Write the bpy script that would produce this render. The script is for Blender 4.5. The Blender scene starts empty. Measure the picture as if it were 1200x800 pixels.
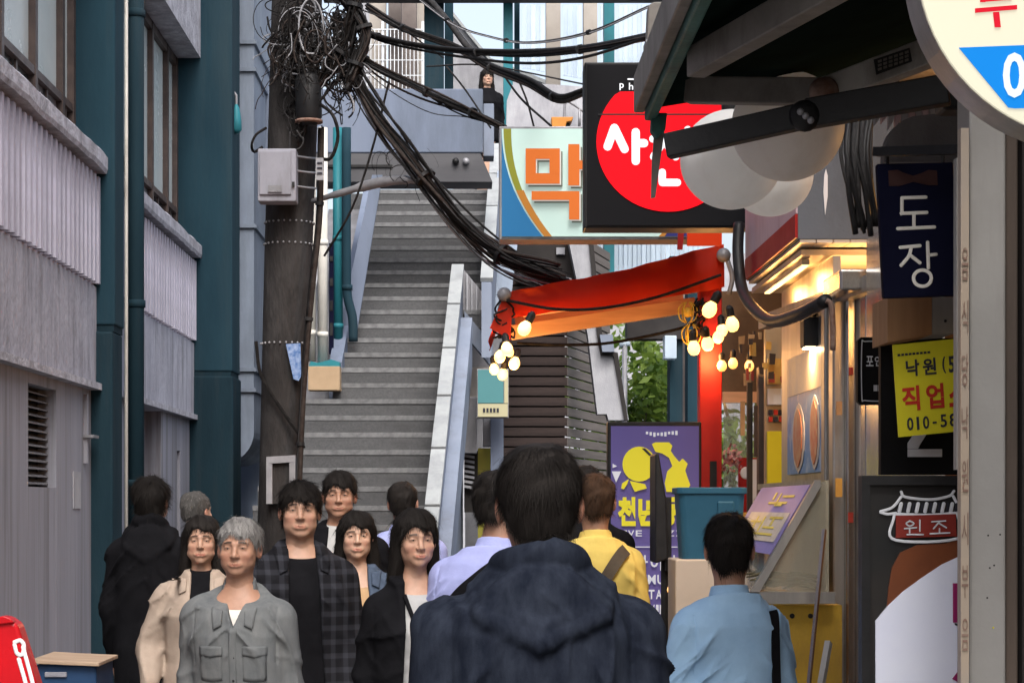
import bpy, bmesh, math, random
import numpy as np
from mathutils import Vector, Matrix

# ------------------------------------------------------------------ camera, sky, sun, exposure
SC = bpy.context.scene
COL = SC.collection
F = 2400.0                    # focal length in photo pixels (1200 wide)
VX, VY, EYE = 556.0, 592.0, 1.62

cam_data = bpy.data.cameras.new('camera')
cam_data.sensor_fit = 'HORIZONTAL'
cam_data.sensor_width = 36.0
cam_data.lens = 36.0 * F / 1200.0
cam_data.shift_x = (600 - VX) / 1200.0
cam_data.shift_y = (VY - 400) / 1200.0
cam_data.clip_start = 0.05
cam_data.clip_end = 1000
cam = bpy.data.objects.new('camera', cam_data)
cam.location = (0, 0, EYE)
cam.rotation_euler = (math.radians(90), 0, 0)
COL.objects.link(cam)
SC.camera = cam

SUN_EL, SUN_AZ = math.radians(50), math.radians(172)   # azimuth from +Y clockwise
world = bpy.data.worlds.new('World')
SC.world = world
world.use_nodes = True
wn, wl_ = world.node_tree.nodes, world.node_tree.links
sky = wn.new('ShaderNodeTexSky')
sky.sky_type = 'NISHITA'
sky.sun_disc = False
sky.sun_elevation = SUN_EL
sky.sun_rotation = SUN_AZ
sky.air_density = 1.0
sky.dust_density = 6.0
sky.ozone_density = 1.0
hs = wn.new('ShaderNodeHueSaturation')
hs.inputs['Saturation'].default_value = 0.62
wl_.new(sky.outputs[0], hs.inputs['Color'])
wl_.new(hs.outputs[0], wn['Background'].inputs['Color'])
wn['Background'].inputs['Strength'].default_value = 0.15

sun_data = bpy.data.lights.new('sun', 'SUN')
sun_data.energy = 0.65
sun_data.angle = math.radians(25)
sun_data.color = (0.95, 0.98, 1.0)
sun = bpy.data.objects.new('sun', sun_data)
sun.rotation_euler = (Vector((math.sin(SUN_AZ) * math.cos(SUN_EL), math.cos(SUN_AZ) * math.cos(SUN_EL), math.sin(SUN_EL)))).to_track_quat('Z', 'Y').to_euler()
COL.objects.link(sun)

SC.view_settings.view_transform = 'Standard'
SC.view_settings.look = 'None'
SC.view_settings.exposure = 1.2
SC.view_settings.gamma = 1.0
SC.view_settings.use_curve_mapping = False
SC.render.engine = 'CYCLES'
SC.cycles.use_denoising = True
SC.cycles.max_bounces = 6
SC.cycles.sample_clamp_indirect = 6.0
random.seed(7)
RNG = np.random.default_rng(7)

# ------------------------------------------------------------------ helpers
def X(px, d): return (px - VX) * d / F
def Z(py, d): return EYE + (VY - py) * d / F
def P(px, py, d): return Vector((X(px, d), d, Z(py, d)))

WLOC = {}

def tag(o, label=None, cat=None, group=None, kind=None):
    if label: o['label'] = label
    if cat: o['category'] = cat
    if group: o['group'] = group
    if kind: o['kind'] = kind
    return o

def thing(name, label, cat, loc=(0, 0, 0), group=None, rz=0.0):
    o = bpy.data.objects.new(name, None)
    o.empty_display_size = 0.1
    COL.objects.link(o)
    o.location = loc
    o.rotation_euler = (0, 0, rz)
    WLOC[o.name] = Vector(loc)
    return tag(o, label, cat, group)

def wloc(o): return WLOC.get(o.name, Vector((0, 0, 0))) if o else Vector((0, 0, 0))

def link(name, mesh, mat, parent=None, loc=(0, 0, 0), smooth=False, bevel=0):
    o = bpy.data.objects.new(name, mesh)
    COL.objects.link(o)
    if mat is not None and len(mesh.materials) == 0: mesh.materials.append(mat)
    if parent: o.parent = parent
    o.location = loc
    WLOC[o.name] = wloc(parent) + Vector(loc)
    if smooth: mesh.shade_smooth()
    if bevel:
        m = o.modifiers.new('bevel', 'BEVEL'); m.width = bevel; m.segments = 2; m.limit_method = 'ANGLE'
    return o

def copy_of(o, parent, loc, rot=None):
    c = o.copy(); COL.objects.link(c); c.parent = parent; c.location = loc
    if rot is not None: c.rotation_euler = rot
    WLOC[c.name] = wloc(parent) + Vector(loc)
    return c

class MB:
    def __init__(s): s.v = []; s.f = []
    def add(s, vs, fs):
        b = len(s.v); s.v += [tuple(v) for v in vs]; s.f += [tuple(i + b for i in f) for f in fs]; return s
    def box(s, x0, x1, y0, y1, z0, z1):
        return s.add([(x0,y0,z0),(x1,y0,z0),(x1,y1,z0),(x0,y1,z0),(x0,y0,z1),(x1,y0,z1),(x1,y1,z1),(x0,y1,z1)],
                     [(0,3,2,1),(4,5,6,7),(0,1,5,4),(1,2,6,5),(2,3,7,6),(3,0,4,7)])
    def pbox(s, px0, px1, py0, py1, d, dep):
        """a box whose front face covers a photo rectangle at distance d"""
        return s.box(X(px0, d), X(px1, d), d, d + dep, Z(py1, d), Z(py0, d))
    def prism(s, pts, dvec):
        """polygon (3D pts) extruded along dvec, capped"""
        n = len(pts); d = Vector(dvec); a = [Vector(p) for p in pts]
        nrm = Vector((0, 0, 0))
        for i in range(n): nrm += a[i].cross(a[(i + 1) % n])
        if nrm.dot(d) > 0: a.reverse()
        vs = a + [p + d for p in a]
        fs = [tuple(range(n)), tuple(range(2 * n - 1, n - 1, -1))]
        for i in range(n):
            j = (i + 1) % n; fs.append((i, i + n, j + n, j))
        return s.add(vs, fs)
    def pprism(s, pxs, d, dep):
        return s.prism([P(x, y, d) for x, y in pxs], (0, dep, 0))
    def tube(s, pts, r, seg=8, cap=True):
        pts = [Vector(p) for p in pts]; n = len(pts)
        rs = r if isinstance(r, (list, tuple)) else [r] * n
        vs = []; fs = []
        up = None
        for i, p in enumerate(pts):
            t = (pts[min(i + 1, n - 1)] - pts[max(i - 1, 0)])
            if t.length < 1e-9: t = Vector((0, 0, 1))
            t.normalize()
            if up is None:
                up = t.orthogonal().normalized()
            else:
                up = up - t * up.dot(t)
                up = up.normalized() if up.length > 1e-6 else t.orthogonal().normalized()
            b = t.cross(up)
            for k in range(seg):
                a = 2 * math.pi * k / seg
                vs.append(p + (up * math.cos(a) + b * math.sin(a)) * rs[i])
        for i in range(n - 1):
            for k in range(seg):
                k2 = (k + 1) % seg
                fs.append((i*seg+k, i*seg+k2, (i+1)*seg+k2, (i+1)*seg+k))
        if cap:
            fs.append(tuple(range(seg - 1, -1, -1))); fs.append(tuple(range((n-1)*seg, n*seg)))
        return s.add(vs, fs)
    def beam(s, a, b, w, h, up=(0, 0, 1)):
        a, b = Vector(a), Vector(b); t = (b - a).normalized(); u = Vector(up)
        side = t.cross(u).normalized(); u = side.cross(t)
        o = [side*w/2+u*h/2, -side*w/2+u*h/2, -side*w/2-u*h/2, side*w/2-u*h/2]
        return s.add([a+q for q in o] + [b+q for q in o], [(0,1,2,3),(7,6,5,4),(0,4,5,1),(1,5,6,2),(2,6,7,3),(3,7,4,0)])
    def lathe(s, prof, c=(0, 0, 0), seg=20):
        """profile [(r,z)] spun about the vertical axis through c"""
        vs = []; fs = []; c = Vector(c); n = len(prof)
        for r, z in prof:
            for k in range(seg):
                a = 2*math.pi*k/seg; vs.append(c + Vector((r*math.cos(a), r*math.sin(a), z)))
        for i in range(n - 1):
            for k in range(seg):
                k2 = (k+1) % seg; fs.append((i*seg+k, i*seg+k2, (i+1)*seg+k2, (i+1)*seg+k))
        fs.append(tuple(range(seg-1, -1, -1))); fs.append(tuple(range((n-1)*seg, n*seg)))
        return s.add(vs, fs)
    def ball(s, c, r, seg=12, rings=8, sc=(1, 1, 1)):
        prof = [(max(1e-4, math.sin(math.pi*i/rings))*r, -math.cos(math.pi*i/rings)*r) for i in range(rings+1)]
        b = len(s.v); s.lathe(prof, (0, 0, 0), seg); c = Vector(c)
        for i in range(b, len(s.v)):
            v = s.v[i]; s.v[i] = (v[0]*sc[0]+c.x, v[1]*sc[1]+c.y, v[2]*sc[2]+c.z)
        return s
    def mesh(s, name, off=(0, 0, 0)):
        m = bpy.data.meshes.new(name); o = Vector(off)
        m.from_pydata([(v[0]-o.x, v[1]-o.y, v[2]-o.z) for v in s.v], [], s.f); m.update()
        if len(s.f) < 30000:
            bm = bmesh.new(); bm.from_mesh(m); bmesh.ops.recalc_face_normals(bm, faces=bm.faces); bm.to_mesh(m); bm.free()
        return m
    def build(s, name, mat, parent=None, smooth=False, bevel=0, label=None, cat=None, group=None, kind=None):
        """verts are world coordinates; the mesh is stored relative to its parent thing"""
        if parent is None:
            xs = [v[0] for v in s.v]; ys = [v[1] for v in s.v]; zs = [v[2] for v in s.v]
            o0 = Vector(((min(xs)+max(xs))/2, (min(ys)+max(ys))/2, min(zs)))
            o = link(name, s.mesh(name, o0), mat, None, o0, smooth, bevel)
        else:
            o = link(name, s.mesh(name, wloc(parent)), mat, parent, (0, 0, 0), smooth, bevel)
        return tag(o, label, cat, group, kind)

def curve_pts(ctrl, n=24):
    """Catmull-Rom through control points"""
    c = [Vector(p) for p in ctrl]; c = [c[0]*2-c[1]] + c + [c[-1]*2-c[-2]]
    out = []; m = len(c) - 3
    for i in range(n + 1):
        t = i / n * m; k = min(int(t), m - 1); u = t - k
        p0, p1, p2, p3 = c[k:k+4]
        out.append(0.5*((2*p1)+(p2-p0)*u+(2*p0-5*p1+4*p2-p3)*u*u+(3*p1-p0-3*p2+p3)*u**3))
    return out

# ------------------------------------------------------------------ materials
def _new(name):
    m = bpy.data.materials.new(name); m.use_nodes = True
    nt = m.node_tree; return m, nt.nodes, nt.links, nt.nodes['Principled BSDF']

def noise_col(n, l, c1, c2, scale=6, stretch=(1, 1, 1), detail=6, lo=0.35, hi=0.65, coord='Object', rough=0.6):
    tc = n.new('ShaderNodeTexCoord'); mp = n.new('ShaderNodeMapping')
    mp.inputs['Scale'].default_value = stretch
    l.new(tc.outputs[coord], mp.inputs[0])
    t = n.new('ShaderNodeTexNoise'); t.inputs['Scale'].default_value = scale; t.inputs['Detail'].default_value = detail
    t.inputs['Roughness'].default_value = rough
    l.new(mp.outputs[0], t.inputs['Vector'])
    r = n.new('ShaderNodeValToRGB')
    r.color_ramp.elements[0].position = lo; r.color_ramp.elements[1].position = hi
    r.color_ramp.elements[0].color = (*c1, 1); r.color_ramp.elements[1].color = (*c2, 1)
    l.new(t.outputs['Fac'], r.inputs[0])
    return r.outputs[0], t.outputs['Fac'], mp

def pm(name, c1, c2=None, scale=6, rough=0.7, bump=0.15, stretch=(1, 1, 1), metal=0.0, spec=0.18, fine=60, dirt=None, dscale=1.3, dstretch=(1, 1, .35), lo=.35, hi=.65, trans=0.0, bdist=.01):
    m, n, l, b = _new(name)
    c2 = c2 or tuple(v * 0.75 for v in c1)
    col, fac, mp = noise_col(n, l, c1, c2, scale, stretch, lo=lo, hi=hi)
    if dirt:
        dcol, dfac, _ = noise_col(n, l, (0, 0, 0), (1, 1, 1), dscale, dstretch, detail=8, lo=.48, hi=.72, rough=.7)
        mx = n.new('ShaderNodeMix'); mx.data_type = 'RGBA'
        l.new(dcol, mx.inputs[0]); l.new(col, mx.inputs[6]); mx.inputs[7].default_value = (*dirt, 1)
        col = mx.outputs[2]
    oi = n.new('ShaderNodeObjectInfo'); mr = n.new('ShaderNodeMapRange'); mr.inputs['To Min'].default_value = .90; mr.inputs['To Max'].default_value = 1.10
    l.new(oi.outputs['Random'], mr.inputs[0])
    vm = n.new('ShaderNodeMix'); vm.data_type = 'RGBA'; vm.blend_type = 'MULTIPLY'; vm.inputs[0].default_value = 1
    l.new(col, vm.inputs[6]); l.new(mr.outputs[0], vm.inputs[7]); col = vm.outputs[2]
    l.new(col, b.inputs['Base Color'])
    b.inputs['Roughness'].default_value = rough; b.inputs['Metallic'].default_value = metal
    b.inputs['Specular IOR Level'].default_value = spec
    if trans: b.inputs['Transmission Weight'].default_value = trans
    if bump:
        t = n.new('ShaderNodeTexNoise'); t.inputs['Scale'].default_value = fine; t.inputs['Detail'].default_value = 5
        l.new(mp.outputs[0], t.inputs['Vector'])
        bp = n.new('ShaderNodeBump'); bp.inputs['Strength'].default_value = bump; bp.inputs['Distance'].default_value = bdist
        l.new(t.outputs['Fac'], bp.inputs['Height']); l.new(bp.outputs[0], b.inputs['Normal'])
        rr = n.new('ShaderNodeMapRange'); rr.inputs['To Min'].default_value = max(.05, rough-.12); rr.inputs['To Max'].default_value = min(1, rough+.12)
        l.new(fac, rr.inputs[0]); l.new(rr.outputs[0], b.inputs['Roughness'])
    return m

EMF = 0.45      # lit faces are set for the brighter exposure
def em(name, c, s=1.0, base=None, uneven=0.0):
    s *= EMF
    m, n, l, b = _new(name)
    b.inputs['Base Color'].default_value = (*(base or tuple(v*.35 for v in c)), 1)
    b.inputs['Emission Color'].default_value = (*c, 1); b.inputs['Emission Strength'].default_value = s
    b.inputs['Roughness'].default_value = .6; b.inputs['Specular IOR Level'].default_value = .08
    if uneven:
        col, fac, _ = noise_col(n, l, tuple(v*(1-uneven) for v in c), c, 3.0, detail=3)
        l.new(col, b.inputs['Emission Color'])
    return m

def glassmat(name, c, rough=.08, alpha=.25, spec=.6):
    m, n, l, b = _new(name)
    b.inputs['Base Color'].default_value = (*c, 1); b.inputs['Roughness'].default_value = rough
    b.inputs['Alpha'].default_value = alpha; b.inputs['Specular IOR Level'].default_value = spec
    return m

M = {}
M['ground'] = pm('ground_asphalt', (.06, .06, .062), (.035, .035, .037), 9, .85, .5, fine=180)
M['paving'] = pm('paving', (.2380, .2295, .2210), (.1530, .1496, .1445), 5, .8, .4)
M['lilac'] = pm('lilac_render', (.33, .325, .40), (.27, .265, .325), 2.2, .85, .25, stretch=(1, 1, .3), dirt=(.245, .225, .23), dscale=2.2, dstretch=(1, 1, .22), fine=45)
M['lilac_low'] = pm('painted_metal', (.315, .32, .37), (.255, .258, .298), 2.0, .7, .12, stretch=(1, 1.6, .2), dirt=(.125, .12, .125), dscale=2.6, dstretch=(2.4, 2.4, .08), fine=25)
M['rib'] = pm('rib_paint', (.47, .455, .55), (.40, .385, .46), 3, .85, .2, dirt=(.27, .26, .29), dscale=3.5, dstretch=(1.5, 1.5, .3))
M['cement'] = pm('smooth_cement', (.41, .415, .48), (.32, .325, .38), 3.2, .92, .4, stretch=(1, 1, .7), dirt=(.17, .17, .19), dscale=3.0, dstretch=(1.6, 1.6, .25), fine=22, bdist=.02)
M['coping'] = pm('sill_concrete', (.46, .46, .52), (.30, .30, .335), 9, .92, .5, dirt=(.19, .185, .2), dscale=5, dstretch=(1, 1, 1), fine=40, bdist=.02)
M['teal'] = pm('teal_paint', (.015, .040, .056), (.011, .029, .042), 2.5, .85, .25, stretch=(1, 1, .3), spec=.08, dirt=(.024, .042, .052), dscale=2.0, dstretch=(2, 2, .12), fine=30)
M['teal_dark'] = pm('teal_dark_paint', (.012, .030, .041), (.009, .022, .031), 3, .8, .2, stretch=(1, 1, .3), spec=.08, dirt=(.024, .034, .040), dscale=2.4, dstretch=(2, 2, .15))
M['teal_bright'] = pm('teal_bright_paint', (.0240, .1800, .2160), (.0180, .1260, .1560), 2, .5, .1, stretch=(1, 1, .3), dirt=(.0180, .0840, .1020))
M['brown_frame'] = pm('brown_window_frame', (.085, .062, .055), (.05, .038, .036), 6, .45, .1)
M['milk'] = pm('milky_sky_window', (.50, .56, .57), (.40, .46, .47), 2.5, .25, .05, spec=.6)  # milky glass with the pale sky reflection put into its colour
M['dark_glass'] = pm('dark_glass', (.02, .024, .028), (.045, .05, .055), 2, .12, 0, spec=.8)
M['pale_wall'] = pm('pale_blue_wall', (.342, .408, .503), (.285, .342, .437), 1.5, .8, .15, dirt=(.228, .266, .314), dscale=1.8, dstretch=(1, 1, .15))
M['duct'] = pm('painted_duct', (.165, .199, .251), (.139, .165, .214), 3, .5, .1, dirt=(.098, .116, .143), dscale=2, dstretch=(1, 1, .2))
M['white_pipe'] = pm('cream_pvc', (.62, .60, .55), (.52, .50, .46), 4, .5, .05, dirt=(.30, .28, .25), dscale=4)
M['pole'] = pm('weathered_pole', (.0328, .0296, .0288), (.0192, .0176, .0176), 9, .85, .6, stretch=(1, 1, .3), dirt=(.0504, .0472, .0472), dscale=5, fine=40, bdist=.02)
M['galv'] = pm('galvanised', (.272, .272, .288), (.200, .200, .216), 12, .5, .1, metal=.3)
M['greybox'] = pm('grey_cabinet', (.24, .24, .275), (.20, .20, .23), 3, .6, .06, dirt=(.14, .135, .145), dscale=3)
M['black'] = pm('black_plastic', (.008, .008, .009), (.015, .015, .016), 8, .5, .1, spec=.25)
M['rubber'] = pm('cable_rubber', (.0072, .0066, .0066), (.0180, .0168, .0168), 25, .55, .3, spec=.05)
M['cable2'] = pm('cable_grey', (.0385, .0374, .0385), (.0220, .0215, .0220), 25, .6, .3, spec=.05)
M['cable3'] = pm('cable_brown', (.0224, .0161, .0147), (.0385, .0315, .0280), 25, .6, .3, spec=.05)
M['cablew'] = pm('cable_pale', (.2700, .2700, .2850), (.1800, .1800, .1950), 25, .5, .2, spec=.05)
M['step'] = pm('granite_step', (.1004, .1019, .1051), (.0745, .0760, .0784), 45, .9, .3, dirt=(.0549, .0549, .0572), dscale=2.4, dstretch=(.5, 1, 1.5), fine=150)
M['nosing'] = pm('granite_nosing', (.19, .193, .197), (.135, .137, .14), 14, .85, .3, dirt=(.075, .075, .078), dscale=5, dstretch=(1, 1, 1), fine=150)
M['white_cop'] = pm('white_coping', (.3145, .3315, .3357), (.2635, .2805, .2890), 4, .7, .1, dirt=(.2040, .2125, .2210), dscale=4)
M['blue_conc'] = pm('blue_grey_paint', (.1476, .1764, .2376), (.1224, .1476, .2052), 1.6, .7, .12, stretch=(1, 1, .3), dirt=(.0900, .1080, .1404), dscale=1.7, dstretch=(1, 1, .2))
M['blue_conc2'] = pm('blue_grey_paint_light', (.200, .230, .293), (.166, .196, .255), 2, .7, .12, dirt=(.128, .140, .170), dscale=2)
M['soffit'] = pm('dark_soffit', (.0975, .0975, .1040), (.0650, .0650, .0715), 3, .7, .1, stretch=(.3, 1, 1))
M['grey_wall'] = pm('grey_concrete', (.22, .22, .235), (.16, .16, .172), 3, .85, .3, dirt=(.11, .108, .112), dscale=2)
M['grey_light'] = pm('light_concrete', (.36, .365, .39), (.28, .285, .31), 3, .85, .3, dirt=(.21, .21, .23), dscale=3, dstretch=(1, 1, .25))
M['beige_col'] = pm('beige_column', (.40, .365, .325), (.33, .30, .27), 2, .7, .1, dirt=(.24, .22, .2))
M['brown_col'] = pm('brown_column', (.17, .145, .135), (.12, .10, .095), 3, .7, .1)
M['sheet'] = pm('pale_sheet', (.56, .66, .76), (.46, .56, .66), 1.5, .45, .05, trans=.35)
M['mesh_wire'] = pm('white_wire', (.6, .63, .66), (.5, .52, .55), 4, .5, 0)
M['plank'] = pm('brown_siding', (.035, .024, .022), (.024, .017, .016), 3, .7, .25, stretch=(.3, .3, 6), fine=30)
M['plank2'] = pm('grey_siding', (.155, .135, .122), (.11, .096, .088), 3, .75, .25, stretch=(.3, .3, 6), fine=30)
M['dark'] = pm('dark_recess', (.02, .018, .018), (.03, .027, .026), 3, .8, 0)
M['red_cloth'] = pm('red_awning_cloth', (.60, .055, .022), (.48, .038, .016), 4, .6, .15, stretch=(2, .4, 1))
M['red_paint'] = pm('red_paint', (.33, .014, .012), (.26, .011, .010), 5, .5, .05)
def translucent(m, c, f):
    n, l = m.node_tree.nodes, m.node_tree.links
    t = n.new('ShaderNodeBsdfTranslucent'); t.inputs[0].default_value = (*c, 1); x = n.new('ShaderNodeMixShader'); x.inputs[0].default_value = f
    l.new(n['Principled BSDF'].outputs[0], x.inputs[1]); l.new(t.outputs[0], x.inputs[2]); l.new(x.outputs[0], n['Material Output'].inputs[0])
translucent(M['red_cloth'], (.90, .13, .03), .62)
M['beam_wood'] = pm('awning_beam', (.7500, .4500, .2550), (.6000, .3450, .1950), 5, .5, .1, stretch=(.4, 4, 4))
M['steel'] = pm('stainless', (.56, .53, .50), (.42, .40, .38), 4, .22, .05, metal=.95, stretch=(3, 3, .3))
M['steel_r'] = pm('stainless_rough', (.40, .38, .36), (.30, .285, .27), 4, .38, .08, metal=.8, stretch=(3, 3, .3))
M['fascia'] = pm('fascia_paint', (.085, .10, .125), (.068, .082, .10), 2, .6, .1, dirt=(.05, .055, .065))
M['fascia_pale'] = pm('fascia_pale', (.50, .38, .41), (.42, .32, .36), 2, .5, .05, dirt=(.33, .24, .25), dscale=3)
M['ceil_metal'] = pm('ceiling_strip', (.55, .50, .43), (.45, .40, .34), 2, .4, .05, stretch=(4, .2, 1), metal=.35)
M['navy_sign'] = pm('navy_sign', (.005, .0055, .018), (.007, .008, .024), 3, .8, .05, spec=.05)
M['sign_text'] = pm('sign_letter_cream', (.72, .70, .64), (.64, .62, .57), 4, .5, 0)
M['yellow'] = pm('yellow_banner', (.62, .56, .02), (.56, .50, .018), 3, .5, .05)
M['yellow_paint'] = pm('yellow_paint', (.56, .36, .04), (.44, .27, .035), 4, .5, .1, dirt=(.2, .13, .04))
M['black_sign'] = pm('black_sign_face', (.005, .005, .006), (.008, .008, .009), 4, .6, 0, spec=.1)
M['black_ink'] = pm('black_ink', (.02, .02, .03), (.03, .03, .04), 4, .6, 0)
M['red_ink'] = pm('red_ink', (.45, .03, .015), (.40, .025, .013), 4, .6, 0)
M['white_ink'] = pm('white_ink', (.62, .64, .68), (.56, .58, .62), 4, .5, 0)
M['board_white'] = pm('board_white', (.714, .748, .850), (.646, .680, .833), 2, .35, 0, dirt=(.561, .595, .731))
M['board_brown'] = pm('board_brown', (.20, .062, .024), (.10, .036, .02), 2.5, .35, 0)
M['board_dark'] = pm('board_dark', (.022, .023, .024), (.036, .032, .03), 3, .3, 0)
M['magenta'] = pm('magenta_ink', (.30, .02, .12), (.26, .018, .11), 3, .4, 0)
M['logo_red'] = pm('logo_red', (.22, .03, .022), (.17, .025, .02), 3, .4, 0)
M['post_alu'] = pm('post_aluminium', (.315, .31, .30), (.26, .255, .245), 3, .55, .08, dirt=(.19, .18, .165), dscale=2, dstretch=(1, 1, .1), metal=.1)
M['post_brown'] = pm('post_brown', (.11, .085, .07), (.07, .055, .047), 6, .6, .2, stretch=(1, 1, .2))
M['green_edge'] = pm('awning_green', (.055, .145, .125), (.035, .10, .088), 4, .55, .15, dirt=(.03, .055, .05), dscale=6)
M['green_cloth'] = pm('awning_dark_green', (.010, .018, .016), (.007, .012, .011), 5, 1.0, .1, spec=0)
M['arm_grey'] = pm('awning_arm', (.185, .17, .155), (.13, .12, .108), 6, .5, .1, dirt=(.09, .078, .068), dscale=8)
M['arm_pale'] = pm('awning_arm_pale', (.33, .315, .29), (.26, .245, .22), 6, .5, .1, dirt=(.17, .15, .13), dscale=8)
M['rust'] = pm('rust', (.16, .085, .06), (.24, .17, .14), 20, .8, .3)
M['plywood'] = pm('plywood', (.36, .20, .10), (.28, .15, .075), 4, .6, .1, stretch=(5, 5, .5))
M['tub'] = pm('blue_tub_plastic', (.030, .105, .165), (.022, .085, .135), 4, .45, .05)
M['carton'] = pm('carton', (.42, .30, .19), (.35, .25, .155), 5, .8, .1)
M['cream_box'] = pm('cream_carton', (.58, .47, .37), (.50, .40, .31), 3, .7, .05)
M['glass'] = glassmat('shop_glass', (.55, .58, .56), .06, .22)
M['trunk'] = pm('bark', (.08, .062, .05), (.05, .04, .032), 10, .9, .4)
M['crate_blue'] = pm('crate_blue', (.02, .055, .13), (.016, .04, .095), 5, .5, .05)
M['wood_lid'] = pm('wood_lid', (.42, .31, .22), (.34, .24, .17), 5, .7, .15, stretch=(.5, 5, 5))
M['red_plastic'] = pm('red_plastic', (.50, .008, .014), (.40, .006, .011), 4, .3, .04)
M['chrome_text'] = pm('white_plastic', (.70, .68, .70), (.6, .58, .6), 4, .4, 0)
M['sticker'] = pm('blue_sticker', (.05, .12, .30), (.25, .33, .50), 40, .5, 0)
M['amber_back'] = pm('shop_interior', (.19, .125, .07), (.10, .066, .04), 4, .7, .1)
M['bulb'] = em('lit_bulb', (1.0, .50, .12), 3.6, base=(1, .8, .5))
M['bulb_dim'] = em('lit_bulb_far', (1.0, .40, .08), 2.0, base=(1, .8, .5))
M['lamp_face'] = em('lamp_face', (1.0, .74, .42), 18)

# ------------------------------------------------------------------ ground
MB().box(-250, 250, -60, 400, -.5, 0).build('ground', M['ground'], kind='structure')
MB().box(-2.55, 1.35, -3, 14.0, 0.0, 0.004).build('alley_pavement', M['paving'], kind='structure')

# ------------------------------------------------------------------ left building
WS, WW = -2.56, -2.73       # spandrel plane, window plane
LB = thing('rendered_building', 'lilac-grey rendered building with ribbed balcony fronts between teal pillars', 'building', (-3.6, 12, 0))
bays = [(2.0, 13.9), (14.62, 18.7)]
wall = MB()
wall.box(-9, -2.80, -1, 19.4, 0, 7.6)
wall.build('wall', M['lilac'], LB)
rib_mesh = MB().box(0, .05, -.030, .030, 0, .72).mesh('rib')
rib_o = None
for bi, (y0, y1) in enumerate(bays):
    # lower wall with its openings
    lw = MB()
    if bi == 0:
        o0, o1, oz0, oz1 = 11.93, 12.73, 1.73, 2.335
        lw.box(-2.79, -2.60, y0, o0, 0, 2.40); lw.box(-2.79, -2.60, o1, y1, 0, 2.40)
        lw.box(-2.79, -2.601, o0, o1, 0, oz0); lw.box(-2.79, -2.601, o0, o1, oz1, 2.40)
        lw.build('lower_wall', M['lilac_low'], LB)
        lv = MB().box(-2.785, -2.715, o0+.002, o1-.002, oz0, oz1).build('louver_back', M['dark'], LB)
        sl = MB().add([(-.05, 0, .0), (-.05, .796, .0), (.03, .796, -.028), (.03, 0, -.028), (-.05, 0, .008), (-.05, .796, .008), (.03, .796, -.02), (.03, 0, -.02)],
                      [(0,1,2,3),(4,7,6,5),(0,3,7,4),(1,5,6,2),(3,2,6,7),(0,4,5,1)]).mesh('louver_slat')
        for k in range(13):
            link('louver_slat', sl, M['grey_wall'], LB, Vector((-2.68, o0+.002, oz0+.045+k*.0455)) - wloc(LB))
        MB().box(-2.603, -2.594, 13.26, 13.50, 1.60, 1.84).build('number_plaque', M['grey_light'], LB)
        MB().box(-2.60, -2.575, 13.62, 13.66, 1.9, 2.36).build('conduit', M['lilac_low'], LB)
        MB().box(-2.60, -2.53, 13.60, 13.80, 2.07, 2.09).build('bracket', M['galv'], LB)
    else:
        lw.box(-2.79, -2.60, y0, 15.9, 0, 2.40)
        lw.box(-2.79, -2.601, 15.9, 17.0, 0, .9); lw.box(-2.79, -2.60, 17.0, 17.9, 0, 2.40)
        lw.box(-2.79, -2.601, 17.9, 18.1, 0, .9); lw.box(-2.79, -2.601, 17.9, 18.1, 2.1, 2.40); lw.box(-2.79, -2.60, 18.1, y1, 0, 2.40)
        lw.build('lower_wall', M['lilac_low'], LB)
        MB().box(-2.79, -2.74, 15.902, 16.998, .9, 2.40).build('recess_panel', M['lilac'], LB)
    # ledge, rough panel, sill
    MB().box(-2.79, -2.525, y0, y1, 2.40, 2.445).build('ledge', M['coping'], LB)
    n = int((y1 - y0) / .35)
    pan = MB()
    ys = [y0 + (y1 - y0) * k / n for k in range(n + 1)]
    pts = [(WS + random.uniform(-.006, .006)) for _ in ys]
    for k in range(n):
        pan.add([(-2.79, ys[k], 2.445), (pts[k], ys[k], 2.445), (pts[k], ys[k], 3.10), (-2.79, ys[k], 3.10),
                 (-2.79, ys[k+1], 2.445), (pts[k+1], ys[k+1], 2.445), (pts[k+1], ys[k+1], 3.10), (-2.79, ys[k+1], 3.10)],
                [(1, 5, 6, 2), (2, 6, 7, 3), (0, 3, 2, 1), (4, 5, 6, 7)] if k in (0, n-1) else [(1, 5, 6, 2), (2, 6, 7, 3)])
    pan.build('rough_panel', M['cement'], LB)
    MB().box(-2.79, -2.585, y0, y1, 3.10, 3.87).build('rib_backing', M['rib'], LB)
    y = y1 - .05
    while y > max(y0 + .05, 8.5):
        link('rib', rib_mesh, M['rib'], LB, Vector((-2.585, y, 3.12 + random.uniform(-.004, .004))) - wloc(LB))
        y -= .142
    # uneven sill
    sb = MB(); m_ = int((y1 - y0) / .16); prev = None
    for k in range(m_ + 1):
        yy = y0 + (y1 + .12 - y0) * k / m_ if bi == 0 else y0 + (y1 + .0 - y0) * k / m_
        fx = -2.485 + random.uniform(-.005, .005); tz = 4.01 + random.uniform(-.004, .005); bz = 3.87 + random.uniform(-.006, .006)
        ring = [(-2.79, yy, 3.88), (fx - .01, yy, bz), (fx, yy, bz + .03), (fx, yy, tz - .03), (fx - .03, yy, tz), (-2.79, yy, tz + .02)]
        b = len(sb.v); sb.v += ring
        if k:
            for q in range(6): sb.f.append((b-6+q, b-6+(q+1) % 6, b+(q+1) % 6, b+q))
        if k in (0, m_): sb.f.append(tuple(b+q for q in range(6)))
    sb.build('sill', M['coping'], LB)
    # windows
    wb0, wb1 = (8.6, 13.9) if bi == 0 else (14.62, 18.7)
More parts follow.
